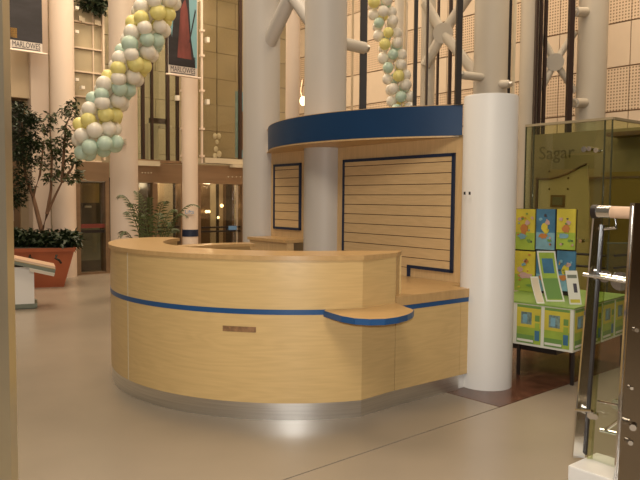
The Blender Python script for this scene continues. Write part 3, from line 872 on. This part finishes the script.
# ------------------------------------------------------------------ plants
def leaves(bm, centers, n, size, droop=0.3, flat=1.0):
    for c, r in centers:
        for _ in range(n):
            v = Vector((random.gauss(0, 1), random.gauss(0, 1), random.gauss(0, 1))).normalized() * r * random.random() ** .45
            v.z *= flat
            p = Vector(c) + v
            d = (Vector((random.uniform(-1, 1), random.uniform(-1, 1), random.uniform(-.9, .4))) + v * 1.5).normalized()
            s = d.cross(Vector((0, 0, 1)) if abs(d.z) < .9 else Vector((1, 0, 0))).normalized()
            s = (s + d.cross(s) * random.uniform(-.7, .7)).normalized()
            l = size * random.uniform(.7, 1.3); wd = l * .22
            a, e = p, p + d * l; m1 = p + d * l * .45 + Vector((0, 0, l * .08))
            vs = [bm.verts.new(x) for x in (a, m1 + s * wd, e, m1 - s * wd)]
            bm.faces.new(vs)
YT = 11.1
pl = thing('tree_planter', at(40, 286, YT) * 1, 'tapered terracotta planter holding the indoor tree', 'planter')
def frot(bm, cx, cy):
    bmesh.ops.rotate(bm, verts=bm.verts, cent=(cx, cy, 0), matrix=Matrix.Rotation(PROT, 3, 'Z')); return bm
PROT = math.radians(20)
def frus(cx, cy, w0, w1, z0, z1):
    return frot(hexa(new(), [(cx - w0, cy - w0, z0), (cx + w0, cy - w0, z0), (cx + w1, cy - w1, z1), (cx - w1, cy - w1, z1),
                        (cx - w0, cy + w0, z0), (cx + w0, cy + w0, z0), (cx + w1, cy + w1, z1), (cx - w1, cy + w1, z1)]), cx, cy)
pcx = at(38, 286, YT + .45).x; pcy = YT + .45
pl.location = (pcx, pcy, 0)
bpy.context.view_layer.update()
obj('body', frus(pcx, pcy, .42, .585, 0.0, .60), 'terracotta', pl)
obj('rim', frus(pcx, pcy, .605, .615, .60, .66), 'terracotta', pl)
obj('soil', frus(pcx, pcy, .57, .57, .655, .665), 'soil', pl)
for x, y in ((33, 257), (59, 258)):
    q = at(x, y, pcy - .52)
    obj('handle', tube(new(), [q + Vector((-.03, -.02, .05)), q + Vector((-.03, -.07, 0)), q + Vector((.03, -.07, -.03)), q + Vector((.03, -.0, -.08))], .018, 8), 'soil', pl, smooth=True)
tree = thing('indoor_tree', (pcx, pcy, .66), 'slender indoor tree with forked trunk and small dark leaves', 'tree')
def tp(x, y, dy=0.0): return at(x, y, pcy + dy)
trunk = obj('trunk', tube(new(), [Vector((tp(42, 236).x, pcy, .62)), tp(42, 232), tp(37, 212, .05), tp(33, 196, .1)], [.045, .04, .036, .03], 8), 'bark', tree, smooth=True)
branches = [[(42, 232), (47, 214), (55, 196), (62, 182), (66, 160)], [(33, 196), (26, 178), (22, 150), (22, 120)], [(47, 214), (51, 190), (52, 160), (50, 128)],
            [(62, 182), (72, 168), (78, 150)], [(62, 182), (64, 150), (66, 125), (74, 108)], [(33, 196), (40, 175), (44, 140)]]
for br_ in branches:
    n = len(br_)
    obj('branch', tube(new(), [tp(x, y, .05 * math.sin(i * 2 + x)) for i, (x, y) in enumerate(br_)], [.03 - .022 * i / (n - 1) for i in range(n)], 7), 'bark', tree, smooth=True)
px2m = YT / F
bm = new()
blobs = [(20, 112, 13), (24, 128, 16), (18, 145, 16), (28, 155, 13), (20, 168, 16), (24, 185, 12), (30, 140, 10), (16, 200, 10), (33, 120, 8)]
leaves(bm, [(tp(x, y, random.uniform(-.1, .1)), r * px2m) for x, y, r in blobs], 230, .085)
tag(obj('foliage', bm, 'leaf_dark', tree), kind='stuff')
bm = new()
blobs2 = [(45, 128, 7), (52, 118, 6), (49, 145, 8), (56, 155, 7), (44, 162, 8), (66, 112, 8), (73, 106, 7), (77, 118, 6), (67, 130, 8), (62, 145, 8), (74, 140, 7), (68, 160, 9), (60, 172, 8), (77, 160, 6), (78, 175, 6), (50, 178, 7), (70, 180, 5), (40, 145, 7)]
leaves(bm, [(tp(x, y, random.uniform(-.2, .15)), r * px2m) for x, y, r in blobs2], 75, .09)
tag(obj('foliage', bm, 'leaf', tree), kind='stuff')
for i, (x, nm) in enumerate(((10, 'left'), (28, 'middle left'), (46, 'middle'), (64, 'right'))):
    q = tp(x, 240, -.25); q.z = .66
    sh = thing('low_shrub', q, ['low dark shrub in the planter, nearest the metal post', 'low dark shrub in the planter left of the trunk', 'low dark shrub in the planter at the trunk foot', 'low dark shrub at the right end of the planter'][i], 'shrub', 'shrubs under the tree')
    bm = new(); leaves(bm, [(q + Vector((0, .1 * k, .12)), .20) for k in range(4)], 160, .12, flat=.75)
    tag(obj('leaves', bm, 'leaf_dark', sh), kind='stuff')
    obj('stem', tube(new(), [q, q + Vector((0, .1, .22))], .015, 6), 'bark', sh)
gq = FA.w(*FA.hit(99, 10), -.15)
gp = thing('trailing_plant', gq, 'green plant on top of the gallery front', 'plant')
bm = new(); leaves(bm, [(FA.w(*FA.hit(x, y), -.12), .18) for x, y in ((92, 3), (99, 4), (104, 5), (87, -2), (101, -4))], 110, .11)
tag(obj('leaves', bm, 'leaf_dark', gp), kind='stuff')
# palm behind the desk
PY = 8.7
pr = at(152, 262, PY)
palm = thing('potted_palm', (pr.x, pr.y, 0), 'potted palm with arching fronds behind the curved desk', 'plant')
obj('pot', lathe(new(), (pr.x, pr.y), [(.14, 0), (.19, .30), (.20, .34), (.17, .34), (.16, .30), (.001, .30)], 24, cap=False), 'terracotta', palm, smooth=True)
def frond(tip, mid, base, ln, n=15):
    bm = new()
    b0, m0, t0_ = Vector(base), Vector(mid), Vector(tip)
    def bez(t): return b0 * (1 - t) ** 2 + m0 * 2 * t * (1 - t) + t0_ * t * t
    pts = [bez(i / 12) for i in range(13)]
    tube(bm, pts, [.008 - .0055 * i / 12 for i in range(13)], 5)
    for i in range(n):
        t = .30 + .70 * i / (n - 1)
        p = bez(t); d = (bez(min(1, t + .02)) - bez(t - .02)).normalized()
        sd = d.cross(Vector((0, 0, 1))).normalized()
        for sgn in (-1, 1):
            l = ln * (1 - .55 * abs(t - .55) / .45) * random.uniform(.85, 1.15)
            dv = (d * .65 + sd * sgn * .75 + Vector((0, 0, -.42))).normalized()
            e = p + dv * l; mdl = p + dv * l * .4 + Vector((0, 0, .012))
            up = d * .012
            bm.faces.new([bm.verts.new(x) for x in (p, mdl + up, e, mdl - up)])
    obj('frond', bm, 'palm', palm)
base = Vector((pr.x, pr.y, .36))
for tx, ty, mx, my, dy in ((118, 197, 132, 182, .1), (130, 206, 138, 190, -.3), (137, 192, 146, 200, .2), (120, 236, 128, 215, -.3), (126, 214, 134, 198, .3), (150, 199, 150, 210, 0), (165, 202, 158, 195, -.2), (176, 212, 165, 196, .2), (170, 225, 166, 208, -.3), (198, 206, 176, 192, .1), (186, 216, 168, 202, -.1), (160, 214, 154, 205, .4), (143, 216, 146, 205, -.35), (178, 232, 168, 214, .3)):
    frond(at(tx, ty, PY + dy), at(mx, my, PY + dy * .6), base + Vector((random.uniform(-.03, .03), random.uniform(-.03, .03), 0)), .135)

# ------------------------------------------------------------------ information lectern (striped sloping top)
q = at(24, 300, 9.0)
SPn = Plane((q.x, q.y), (-q.y / q.x, 1.0))
if SPn.d.x < 0: SPn.d = -SPn.d
lt = thing('information_stand', SPn.w(-.2, 0, -.25), 'white information stand with striped sloping top beside the planter', 'stand')
sL, sR = SPn.hit(-14, 290)[0], SPn.hit(34.3, 290)[0]
obj('post', pb(new(), SPn, sL, sR, SPn.hit(24, 305)[1], SPn.hit(24, 267)[1], -.4, 0), 'white', lt)
obj('base', pb(new(), SPn, sL - .03, sR + .035, SPn.hit(24, 308)[1], SPn.hit(24, 304)[1], -.43, .02), 'grey_green', lt)
obj('base_foot', pb(new(), SPn, sL, sR + .01, 0, SPn.hit(24, 308)[1], -.4, 0), 'grey_green', lt)
pa, pbb = SPn.w(*SPn.hit(-12, 253), -.19), SPn.w(*SPn.hit(55, 267), -.19)
for i, (m, h, sh_) in enumerate((('handrail', .020, 0), ('cream', .010, .0), ('gold', .008, .0), ('grey_green', .048, .0), ('p_white', .012, .012), ('column', .035, .02))):
    dxx = Vector((0, 0, -[.0, .015, .024, .052, .082, .105][i]))
    bm = new()
    a_0 = pa if i < 4 else pa.lerp(pbb, .6)
    bar(bm, a_0 + dxx, pbb + dxx + Vector((-sh_, 0, 0)), (0, 0, 1), .50, h)
    obj(['lectern_top', 'stripe', 'stripe', 'stripe', 'stripe', 'underside'][i], bm, m, lt)

# ------------------------------------------------------------------ metal post at the left edge
ly = 2.6
xr = at(13.9, 240, ly + .06).x
mp = thing('door_post', (xr - .05, ly + .03, 0), 'tall satin metal door post at the left edge', 'post')
obj('post', box(new(), xr - .052, xr, ly, ly + .06, 0, 3.4), 'brass', mp)
obj('glass_leaf', box(new(), xr - .75, xr - .054, ly + .024, ly + .036, 0.02, 3.3), 'glass', mp)
obj('glass_edge', box(new(), xr - .058, xr - .0525, ly + .020, ly + .040, 0.02, 3.3), 'glass_edge', mp)

# ------------------------------------------------------------------ display table with posters
TL, TR = onz(514.5, 375), onz(571.5, 386.5)
td = (TR - TL).normalized(); tn = Vector((-td.y, td.x, 0))           # tn points away from the camera
if tn.y < 0: tn = -tn
Wt = (TR - TL).length; Dt = 1.16; DB = 0.62
TP = Plane((TL.x, TL.y), (td.x, td.y))
dt = thing('display_table', TL + td * Wt / 2 + tn * Dt / 2, 'green display table with poster fronts on black legs', 'table')
zt1 = TP.hit(543, 304.3)[1]; zt0 = TP.hit(543, 348)[1]
def tprism(a0, a1, d0, d1, z0, z1):
    q = [TL + td * a0 + tn * d0, TL + td * a1 + tn * d0, TL + td * a1 + tn * d1, TL + td * a0 + tn * d1]
    return prism(new(), q, z0, z1)
LX = 0.30                                                            # the table runs on behind the casing
obj('box_body', tprism(-LX, Wt, 0, Dt, zt0, zt1 - .012), 'p_white', dt)
obj('table_top', tprism(-LX - .01, Wt + .01, -.01, Dt, zt1 - .012, zt1), 't_green', dt)
for a, d in ((0.0, .03), (Wt - .026, .03), (Wt - .026, Dt - .06), (0.0, Dt - .06)):
    obj('leg', tprism(a, a + .024, d, d + .024, 0, zt0), 'dark', dt)
obj('under_shelf', tprism(-LX + .02, Wt * .62, .12, Dt - .04, zt0 - .07, zt0 - .004), 'dark', dt)
def info_poster(P, t0, t1, z0, z1, off, par):
    s = obj('poster', pb(new(), P, t0, t1, z0, z1, off, off + .003), 'p_green', par)
    L, H = t1 - t0, z1 - z0
    o2 = off + .003
    def add(nm, m, a0, a1, h0, h1, k=.001):
        obj(nm, pb(new(), P, t0 + L * a0, t0 + L * a1, z0 + H * h0, z0 + H * h1, o2, o2 + k), m, s)
    add('yellow_field', 'p_yellow', 0, 1, .42, .93); add('title_bar', 't_darkgreen', .02, .98, .93, .99)
    add('green_field', 't_darkgreen', .0, .72, .0, .22)
    add('photo', 'photo', .18, .62, .50, .82, .002); add('photo_detail', 'p_sky', .26, .44, .54, .76, .003)
    add('side_photo', 't_darkgreen', .76, .95, .60, .76, .002); add('side_photo', 'p_green', .76, .95, .42, .56, .002); add('side_photo', 'p_blue', .76, .95, .10, .36, .002)
    add('caption_strip', 'p_white', .03, .70, .04, .10, .002)
zz0, zz1 = zt0 + .02, zt1 - .022
e0 = TP.hit(517, 325)[0]; e1 = TP.hit(541, 325)[0]; e2 = TP.hit(544.5, 325)[0]; e3 = TP.hit(570, 325)[0]
info_poster(TP, e0, e1, zz0, zz1, 0.001, dt); info_poster(TP, e2, e3, zz0, zz1, 0.001, dt)
SP = Plane((TR.x, TR.y), (tn.x, tn.y))
if SP.n.dot(td) < 0: SP.n = -SP.n
info_poster(SP, .02, .27, zz0, zz1, .001, dt); info_poster(SP, .31, .56, zz0, zz1, .001, dt); info_poster(SP, .60, .85, zz0, zz1, .001, dt); info_poster(SP, .89, 1.14, zz0, zz1, .001, dt)

# poster boards standing behind the table
BPp = Plane((TL.x + tn.x * (DB + .03), TL.y + tn.y * (DB + .03)), (td.x, td.y))
bd = thing('poster_board', BPp.w(Wt / 2, 0), 'tall board of six bright picture panels behind the display table', 'display board')
def bx_(nm, x0, x1, y0, y1, m, o0, o1, par):
    return wpart(nm, x0, x1, y0, y1, o0, o1, m, par, P=BPp)
def art(pn, x0, x1, y0, y1, shapes):
    for nm, cx, cy, rx, ry, m in shapes:
        t, z = BPp.hit(x0 + (x1 - x0) * cx, y0 + (y1 - y0) * cy)
        bm = new(); n = 14
        k = (abs(BPp.hit(x1, 240)[0] - BPp.hit(x0, 240)[0]))
        wb = [random.uniform(.65, 1.2) for _ in range(n)]
        v0 = [bm.verts.new(BPp.w(t + rx * k * wb[i] * math.cos(2 * math.pi * i / n), z + ry * k * wb[i] * math.sin(2 * math.pi * i / n), .0245)) for i in range(n)]
        v1 = [bm.verts.new(BPp.w(t + rx * k * wb[i] * math.cos(2 * math.pi * i / n), z + ry * k * wb[i] * math.sin(2 * math.pi * i / n), .0205)) for i in range(n)]
        bm.faces.new(v0); bm.faces.new(v1[::-1])
        for i in range(n): bm.faces.new((v0[i], v0[(i + 1) % n], v1[(i + 1) % n], v1[i]))
        obj(nm, bm, m, pn)
cols = [(515.5, 535.5), (537, 555.5), (557.5, 576)]
rows = [(209, 249.5), (251, 291)]
gr = [('p_green', 'p_yellow'), ('p_sky', 'p_blue'), ('p_green', 'p_yellow'), ('p_green', 'p_yellow'), ('p_sky', 'p_blue'), ('p_sky', 'p_blue')]
n_ = 0
for ri, (y0, y1) in enumerate(rows):
    for ci, (x0, x1) in enumerate(cols):
        lo, hi = gr[n_]
        ym = y0 + (y1 - y0) * .58
        pn = bx_('picture_panel', x0, x1, y0, y1, hi, 0, .018, bd)
        bx_('lower_field', x0, x1, ym, y1, lo, .018, .020, pn)
        sh = [('art_shape', .5, .48, .20, .26, 'p_orange' if hi == 'p_yellow' else 'p_yellow'), ('art_shape', .38, .66, .24, .15, 'p_sky' if hi == 'p_yellow' else 'p_orange'),
              ('art_shape', .65, .34, .13, .12, 'p_pink'), ('art_shape', .25, .25, .10, .09, 'p_pink' if hi == 'p_yellow' else 'p_sky'), ('art_shape', .72, .78, .12, .08, 't_darkgreen')]
        if ri == 1 and ci == 0: sh = [('art_shape', .5, .60, .36, .14, 'p_pink'), ('art_shape', .28, .45, .13, .13, 'p_pink'), ('art_shape', .6, .25, .10, .10, 'p_orange'), ('art_shape', .7, .85, .15, .06, 't_darkgreen')]
        for _ in range(9):
            sh.append(('art_shape', random.uniform(.1, .9), random.uniform(.08, .92), random.uniform(.03, .09), random.uniform(.03, .08), random.choice(['p_pink', 'p_orange', 't_darkgreen', 'p_yellow', 'p_sky', 'ink'])))
        art(pn, x0, x1, y0, y1, sh)
        n_ += 1
ta, tb = BPp.hit(513, 250)[0], BPp.hit(575, 250)[0]
obj('back_frame', pb(new(), BPp, min(ta, tb), max(ta, tb), zt1, BPp.hit(545, 209)[1], -.03, -.001), 'dark', bd)
# leaflets on the table
def standing(px0, px1, y0, y1, Y, lean, m, label, name, cat, edge=None, curve=0.0):
    a, b_ = at(px0, y1, Y), at(px1, y1, Y)
    zb = zt1
    H = at((px0 + px1) / 2, y0, Y).z - zb
    t = thing(name, ((a.x + b_.x) / 2, Y, zb), label, cat, 'leaflets on the display table')
    dv = Vector((b_.x - a.x, -.0, 0))
    bm = new(); n = 8; vs = []
    for i in range(n + 1):
        h = i / n
        off = Vector((lean * (-h) + 0, .10 * h + curve * math.sin(h * 3.1), H * h))
        p = Vector((a.x, Y, zb)) + off; q = p + dv
        vs.append([bm.verts.new(p), bm.verts.new(q), bm.verts.new(q + Vector((0, .006, 0))), bm.verts.new(p + Vector((0, .006, 0)))])
    for i in range(n):
        for k in range(4): bm.faces.new((vs[i][k], vs[i][(k + 1) % 4], vs[i + 1][(k + 1) % 4], vs[i + 1][k]))
    bm.faces.new(vs[0][::-1]); bm.faces.new(vs[-1])
    card = obj('card', bm, edge or m, t)
    def inset(nm, f0, f1, g0, g1, mm_, k):
        bm = new(); vs = []
        for i in range(n + 1):
            h = g0 + (g1 - g0) * i / n
            off = Vector((lean * (-h), .10 * h + curve * math.sin(h * 3.1) - .001 * k, H * h))
            p = Vector((a.x, Y, zb)) + off
            vs.append([bm.verts.new(p + dv * f0), bm.verts.new(p + dv * f1), bm.verts.new(p + dv * f1 + Vector((0, .001 * k, 0))), bm.verts.new(p + dv * f0 + Vector((0, .001 * k, 0)))])
        for i in range(n):
            for j in range(4): bm.faces.new((vs[i][j], vs[i][(j + 1) % 4], vs[i + 1][(j + 1) % 4], vs[i + 1][j]))
        bm.faces.new(vs[0][::-1]); bm.faces.new(vs[-1])
        obj(nm, bm, mm_, card)
    return inset
yT = 5.75
ins = standing(546.5, 565, 252, 296, 5.78, .06, 'p_white', 'tall curved green leaflet standing in the middle of the table', 'curved_leaflet', 'leaflet', curve=.03)
ins('print_panel', .08, .92, .03, .97, 'p_green', 1); ins('print_panel', .2, .8, .55, .85, 'p_blue', 2); ins('print_panel', .08, .92, .05, .45, 't_darkgreen', 2)
ins = standing(537, 545, 278, 300, 5.66, .03, 'p_white', 'small curved pale leaflet at the left of the table', 'curved_leaflet', 'leaflet', curve=.02)
ins('print_panel', .1, .9, .05, .95, 'cream', 1)
ins = standing(570, 582, 272, 297, 5.62, .01, 'p_white', 'small white card with dark square beside the glass barrier', 'table_card', 'card')
ins('print_panel', .5, .8, .35, .62, 'ink', 1); ins('print_panel', .1, .9, .78, .88, 'grey_green', 1); ins('print_panel', .1, .9, .05, .15, 'p_yellow', 1)

# ------------------------------------------------------------------ glass shop
zg = 2.45
GL = onz(526.7, 127, zg); GC = onz(613, 119.6, zg); GR = onz(646, 126, zg)
GL.z = GC.z = GR.z = 0
shop = thing('glass_shop', (GC.x, GC.y, 0), 'green tinted frameless glass shop box behind the display table', 'shop')
GP = Plane((GL.x, GL.y), ((GC - GL).x, (GC - GL).y)); gl = (GC - GL).length
GQ = Plane((GC.x, GC.y), (V[0], V[1]))
ds = GP.hit(603, 200)[0]
for a, c in ((0, gl * .10), (gl * .10 + .006, ds - .004), (ds + .004, gl)):
    obj('glass_pane', pb(new(), GP, a, c, 0.0, zg, -.006, .006), 'glass_green', shop)
for k in range(3):
    obj('glass_pane', pb(new(), GQ, .006 + k * 1.2, 1.194 + k * 1.2, 0.0, zg, -.006, .006), 'glass_green', shop)
for a in (0, gl * .10, ds, gl):
    obj('pane_edge', pb(new(), GP, a - .009, a + .009, 0, zg, .006, .012), 'glass_edge', shop)
obj('top_edge', pb(new(), GP, -.01, gl + .01, zg, zg + .03, -.02, .02), 'wall_tan', shop)
obj('top_edge', pb(new(), GQ, 0, 3.6, zg, zg + .03, -.02, .02), 'wall_tan', shop)
# interior of the shop
GI = GP.off(-1.0)
obj('interior_wall', pb(new(), GI, -.55, gl + 2.6, 0, zg, -.05, 0), 'shop_wall', shop)
obj('interior_beam', pb(new(), GI, gl * .62, gl + 2.6, GI.hit(620, 138)[1], GI.hit(620, 134)[1], 0, .3), 'bronze_door', shop)
obj('interior_beam', pb(new(), GI, gl * .0, gl + 2.6, GI.hit(590, 179)[1], GI.hit(590, 177)[1], 0, .06), 'bronze_door', shop)
GD = GP.off(-0.45)
dps = [(536.5, 178.5), (545, 179), (552, 178.5), (560, 176.5), (568, 173.5), (575, 170), (581, 166.5), (587, 164), (589, 200), (589, 300), (536.5, 300)]
bm = new()
f0 = [GD.hit(*p) for p in dps]
v0 = [bm.verts.new(GD.w(t, max(0, z), .0)) for t, z in f0]; v1 = [bm.verts.new(GD.w(t, max(0, z), -.03)) for t, z in f0]
bm.faces.new(v0); bm.faces.new(v1[::-1])
for i in range(len(v0)): bm.faces.new((v0[i], v0[(i + 1) % len(v0)], v1[(i + 1) % len(v0)], v1[i]))
sc = obj('curved_screen', bm, 'cream', shop)
bm = new()
for (x0, y0), (x1, y1) in zip(dps[:8], dps[1:8]):
    a = GD.hit(x0, y0); c = GD.hit(x1, y1)
    tube(bm, [GD.w(*a, .01), GD.w(*c, .01)], .014, 6)
obj('screen_trim', bm, 'groove', sc)
wpart('screen_trim', 535.5, 537.5, 179, 262, -.02, .02, 'groove', sc, P=GD)
wpart('picture', 551, 565, 195, 207, .001, .015, 'bronze_door', sc, P=GD)
wpart('picture_print', 553, 563, 197, 205, .015, .02, 'grey_green', sc, P=GD)
for x, y in ((549.5, 170.5 + 1), (568.5, 171 + 7), (549.5, 189), (568, 189)):
    t, z = GD.hit(x, y); obj('screw_cap', ball(new(), GD.w(t, z, .005), .014, 8, 6), 'groove', sc)
# door fittings and faint lettering
for x, y, r in ((586, 149.5, .035), (591, 149, .03), (598, 150.5, .03)):
    t, z = GP.hit(x, y)
    q = GP.w(t, z, 0); n = GP.n
    obj('patch_fitting', tube(new(), [q - n * .03, q + n * .05], r, 12), 'chrome', shop, smooth=True)
t, z = GP.hit(555, 153)
s = text_mesh('faint_lettering', 'Sagar', .23, 'faint', shop, plane_mtx(GP, t, z, -.03))
for y in (254, 266):
    za = GP.hit(585, y)[1]
    obj('push_rail', tube(new(), [GP.w(gl * .12, za, .05), GP.w(gl * 1.0, za, .05)], .014, 8), 'dark', shop, smooth=True)
    obj('push_rail', tube(new(), [GQ.w(.05, za, .05), GQ.w(1.2, za, .05)], .014, 8), 'dark', shop, smooth=True)
t, z = GP.hit(574, 240); q = GP.w(t, z, .03)
obj('door_knob', tube(new(), [q, q + GP.n * .10], .03, 12), 'chrome', shop, smooth=True)
obj('door_knob', tube(new(), [q + GP.d * .14, q + GP.d * .14 + GP.n * .08], .022, 12), 'chrome', shop, smooth=True)
obj('yellow_partition', pb(new(), GI, GI.hit(602, 200)[0], gl + 2.4, 0, GI.hit(620, 172)[1], .02, .05), 'yellow_int', shop)

# ------------------------------------------------------------------ chrome and glass barrier
BY = 3.68
gb = thing('glass_barrier', onz(590, 470, 0.0), 'chrome and glass barrier at the right edge of the hall', 'barrier')
def lean_plate(x0t, x1t, yt, x0b, x1b, yb, Y0, th, m, nm):
    q = [at(x0b, yb, Y0), at(x1b, yb, Y0), at(x1t, yt, Y0), at(x0t, yt, Y0)]
    q2 = [p + Vector((.0, th, 0)) for p in q]
    return obj(nm, hexa(new(), q + q2), m, gb)
zpl = .085
# plinth
pc = onz(568, 465, zpl); pd = Vector((.635, -.772, 0)); pv = Vector((.772, .635, 0))
pc.z = 0
bm = prism(new(), [pc, pc + pd * 1.1, pc + pd * 1.1 + pv * .30, pc + pv * .30], 0, zpl)
obj('plinth', bm, 'white', gb, bevel=.008)
yb = 458
lean_plate(594.5, 602.5, 212, 573, 585, yb, BY, .02, 'chrome', 'post_plate')
lean_plate(603, 604.6, 225, 585.5, 587.2, yb - 3, BY - .02, .04, 'dark', 'post_gasket')
lean_plate(605, 609.5, 225, 587.5, 592.5, yb + 3, BY - .02, .012, 'glass_green', 'glass_strip')
hr0, hr1 = at(594, 211.5, BY), at(650, 213.5, BY - .22)
obj('handrail', tube(new(), [hr0.lerp(hr1, .30), hr1], .032, 16), 'handrail', gb, smooth=True)
obj('handrail_sleeve', tube(new(), [hr0.lerp(hr1, .06), hr0.lerp(hr1, .33)], .034, 16), 'chrome', gb, smooth=True)
obj('end_cap', tube(new(), [hr0.lerp(hr1, -.02), hr0.lerp(hr1, .08)], .037, 16), 'dark', gb, smooth=True)
obj('rail_bracket', tube(new(), [at(604, 229, BY - .03), at(616, 228, BY - .07), at(616, 216, BY - .07)], .009, 8), 'chrome', gb, smooth=True)
# glass leaf between the posts, near post
q = [at(590, 462, BY - .02), at(626, 476, BY - .20), at(650, 243, BY - .22), at(607, 243, BY - .02)]
obj('glass_pane', hexa(new(), q + [p + Vector((.006, .008, 0)) for p in q]), 'glass', gb)
obj('glass_edge', tube(new(), [q[3], q[2]], .004, 6), 'glass_edge', gb)
obj('glass_edge', tube(new(), [q[0], q[1]], .004, 6), 'glass_edge', gb)
YN = 3.30
lean_plate(635, 668, 203, 617.5, 648, 492, YN, .05, 'darkened_chrome', 'near_post')
lean_plate(632.5, 634.5, 206, 614.5, 617, 490, YN + .02, .02, 'chrome', 'near_post_edge')
# fittings
def disc(x, y, Y, r, l, m='chrome', tilt=(-.5, -.86, 0)):
    p = at(x, y, Y); d = Vector(tilt).normalized()
    obj('clamp_disc', tube(new(), [p, p + d * l], r, 16), m, gb, smooth=True)
disc(605.5, 276, BY - .03, .032, .03); disc(621, 281, BY - .08, .05, .025); disc(592, 414, BY - .03, .022, .03); disc(617, 404, BY - .06, .028, .02); disc(596, 415, BY - .05, .016, .04)
disc(631, 442, YN - .01, .012, .02); disc(632, 388, YN - .01, .008, .01); disc(637, 330, YN - .01, .010, .01); disc(634, 425, YN - .02, .016, .05)
for a, b_, r in (((583, 274.5), (640, 284), .010), ((598, 401), (618, 405), .007), ((576, 410), (592, 411), .008), ((600, 430), (650, 441), .010), ((604, 431), (620, 420), .009)):
    obj('stay_rod', tube(new(), [at(*a, BY - .05), at(*b_, BY - .20)], r, 8), 'chrome', gb, smooth=True)
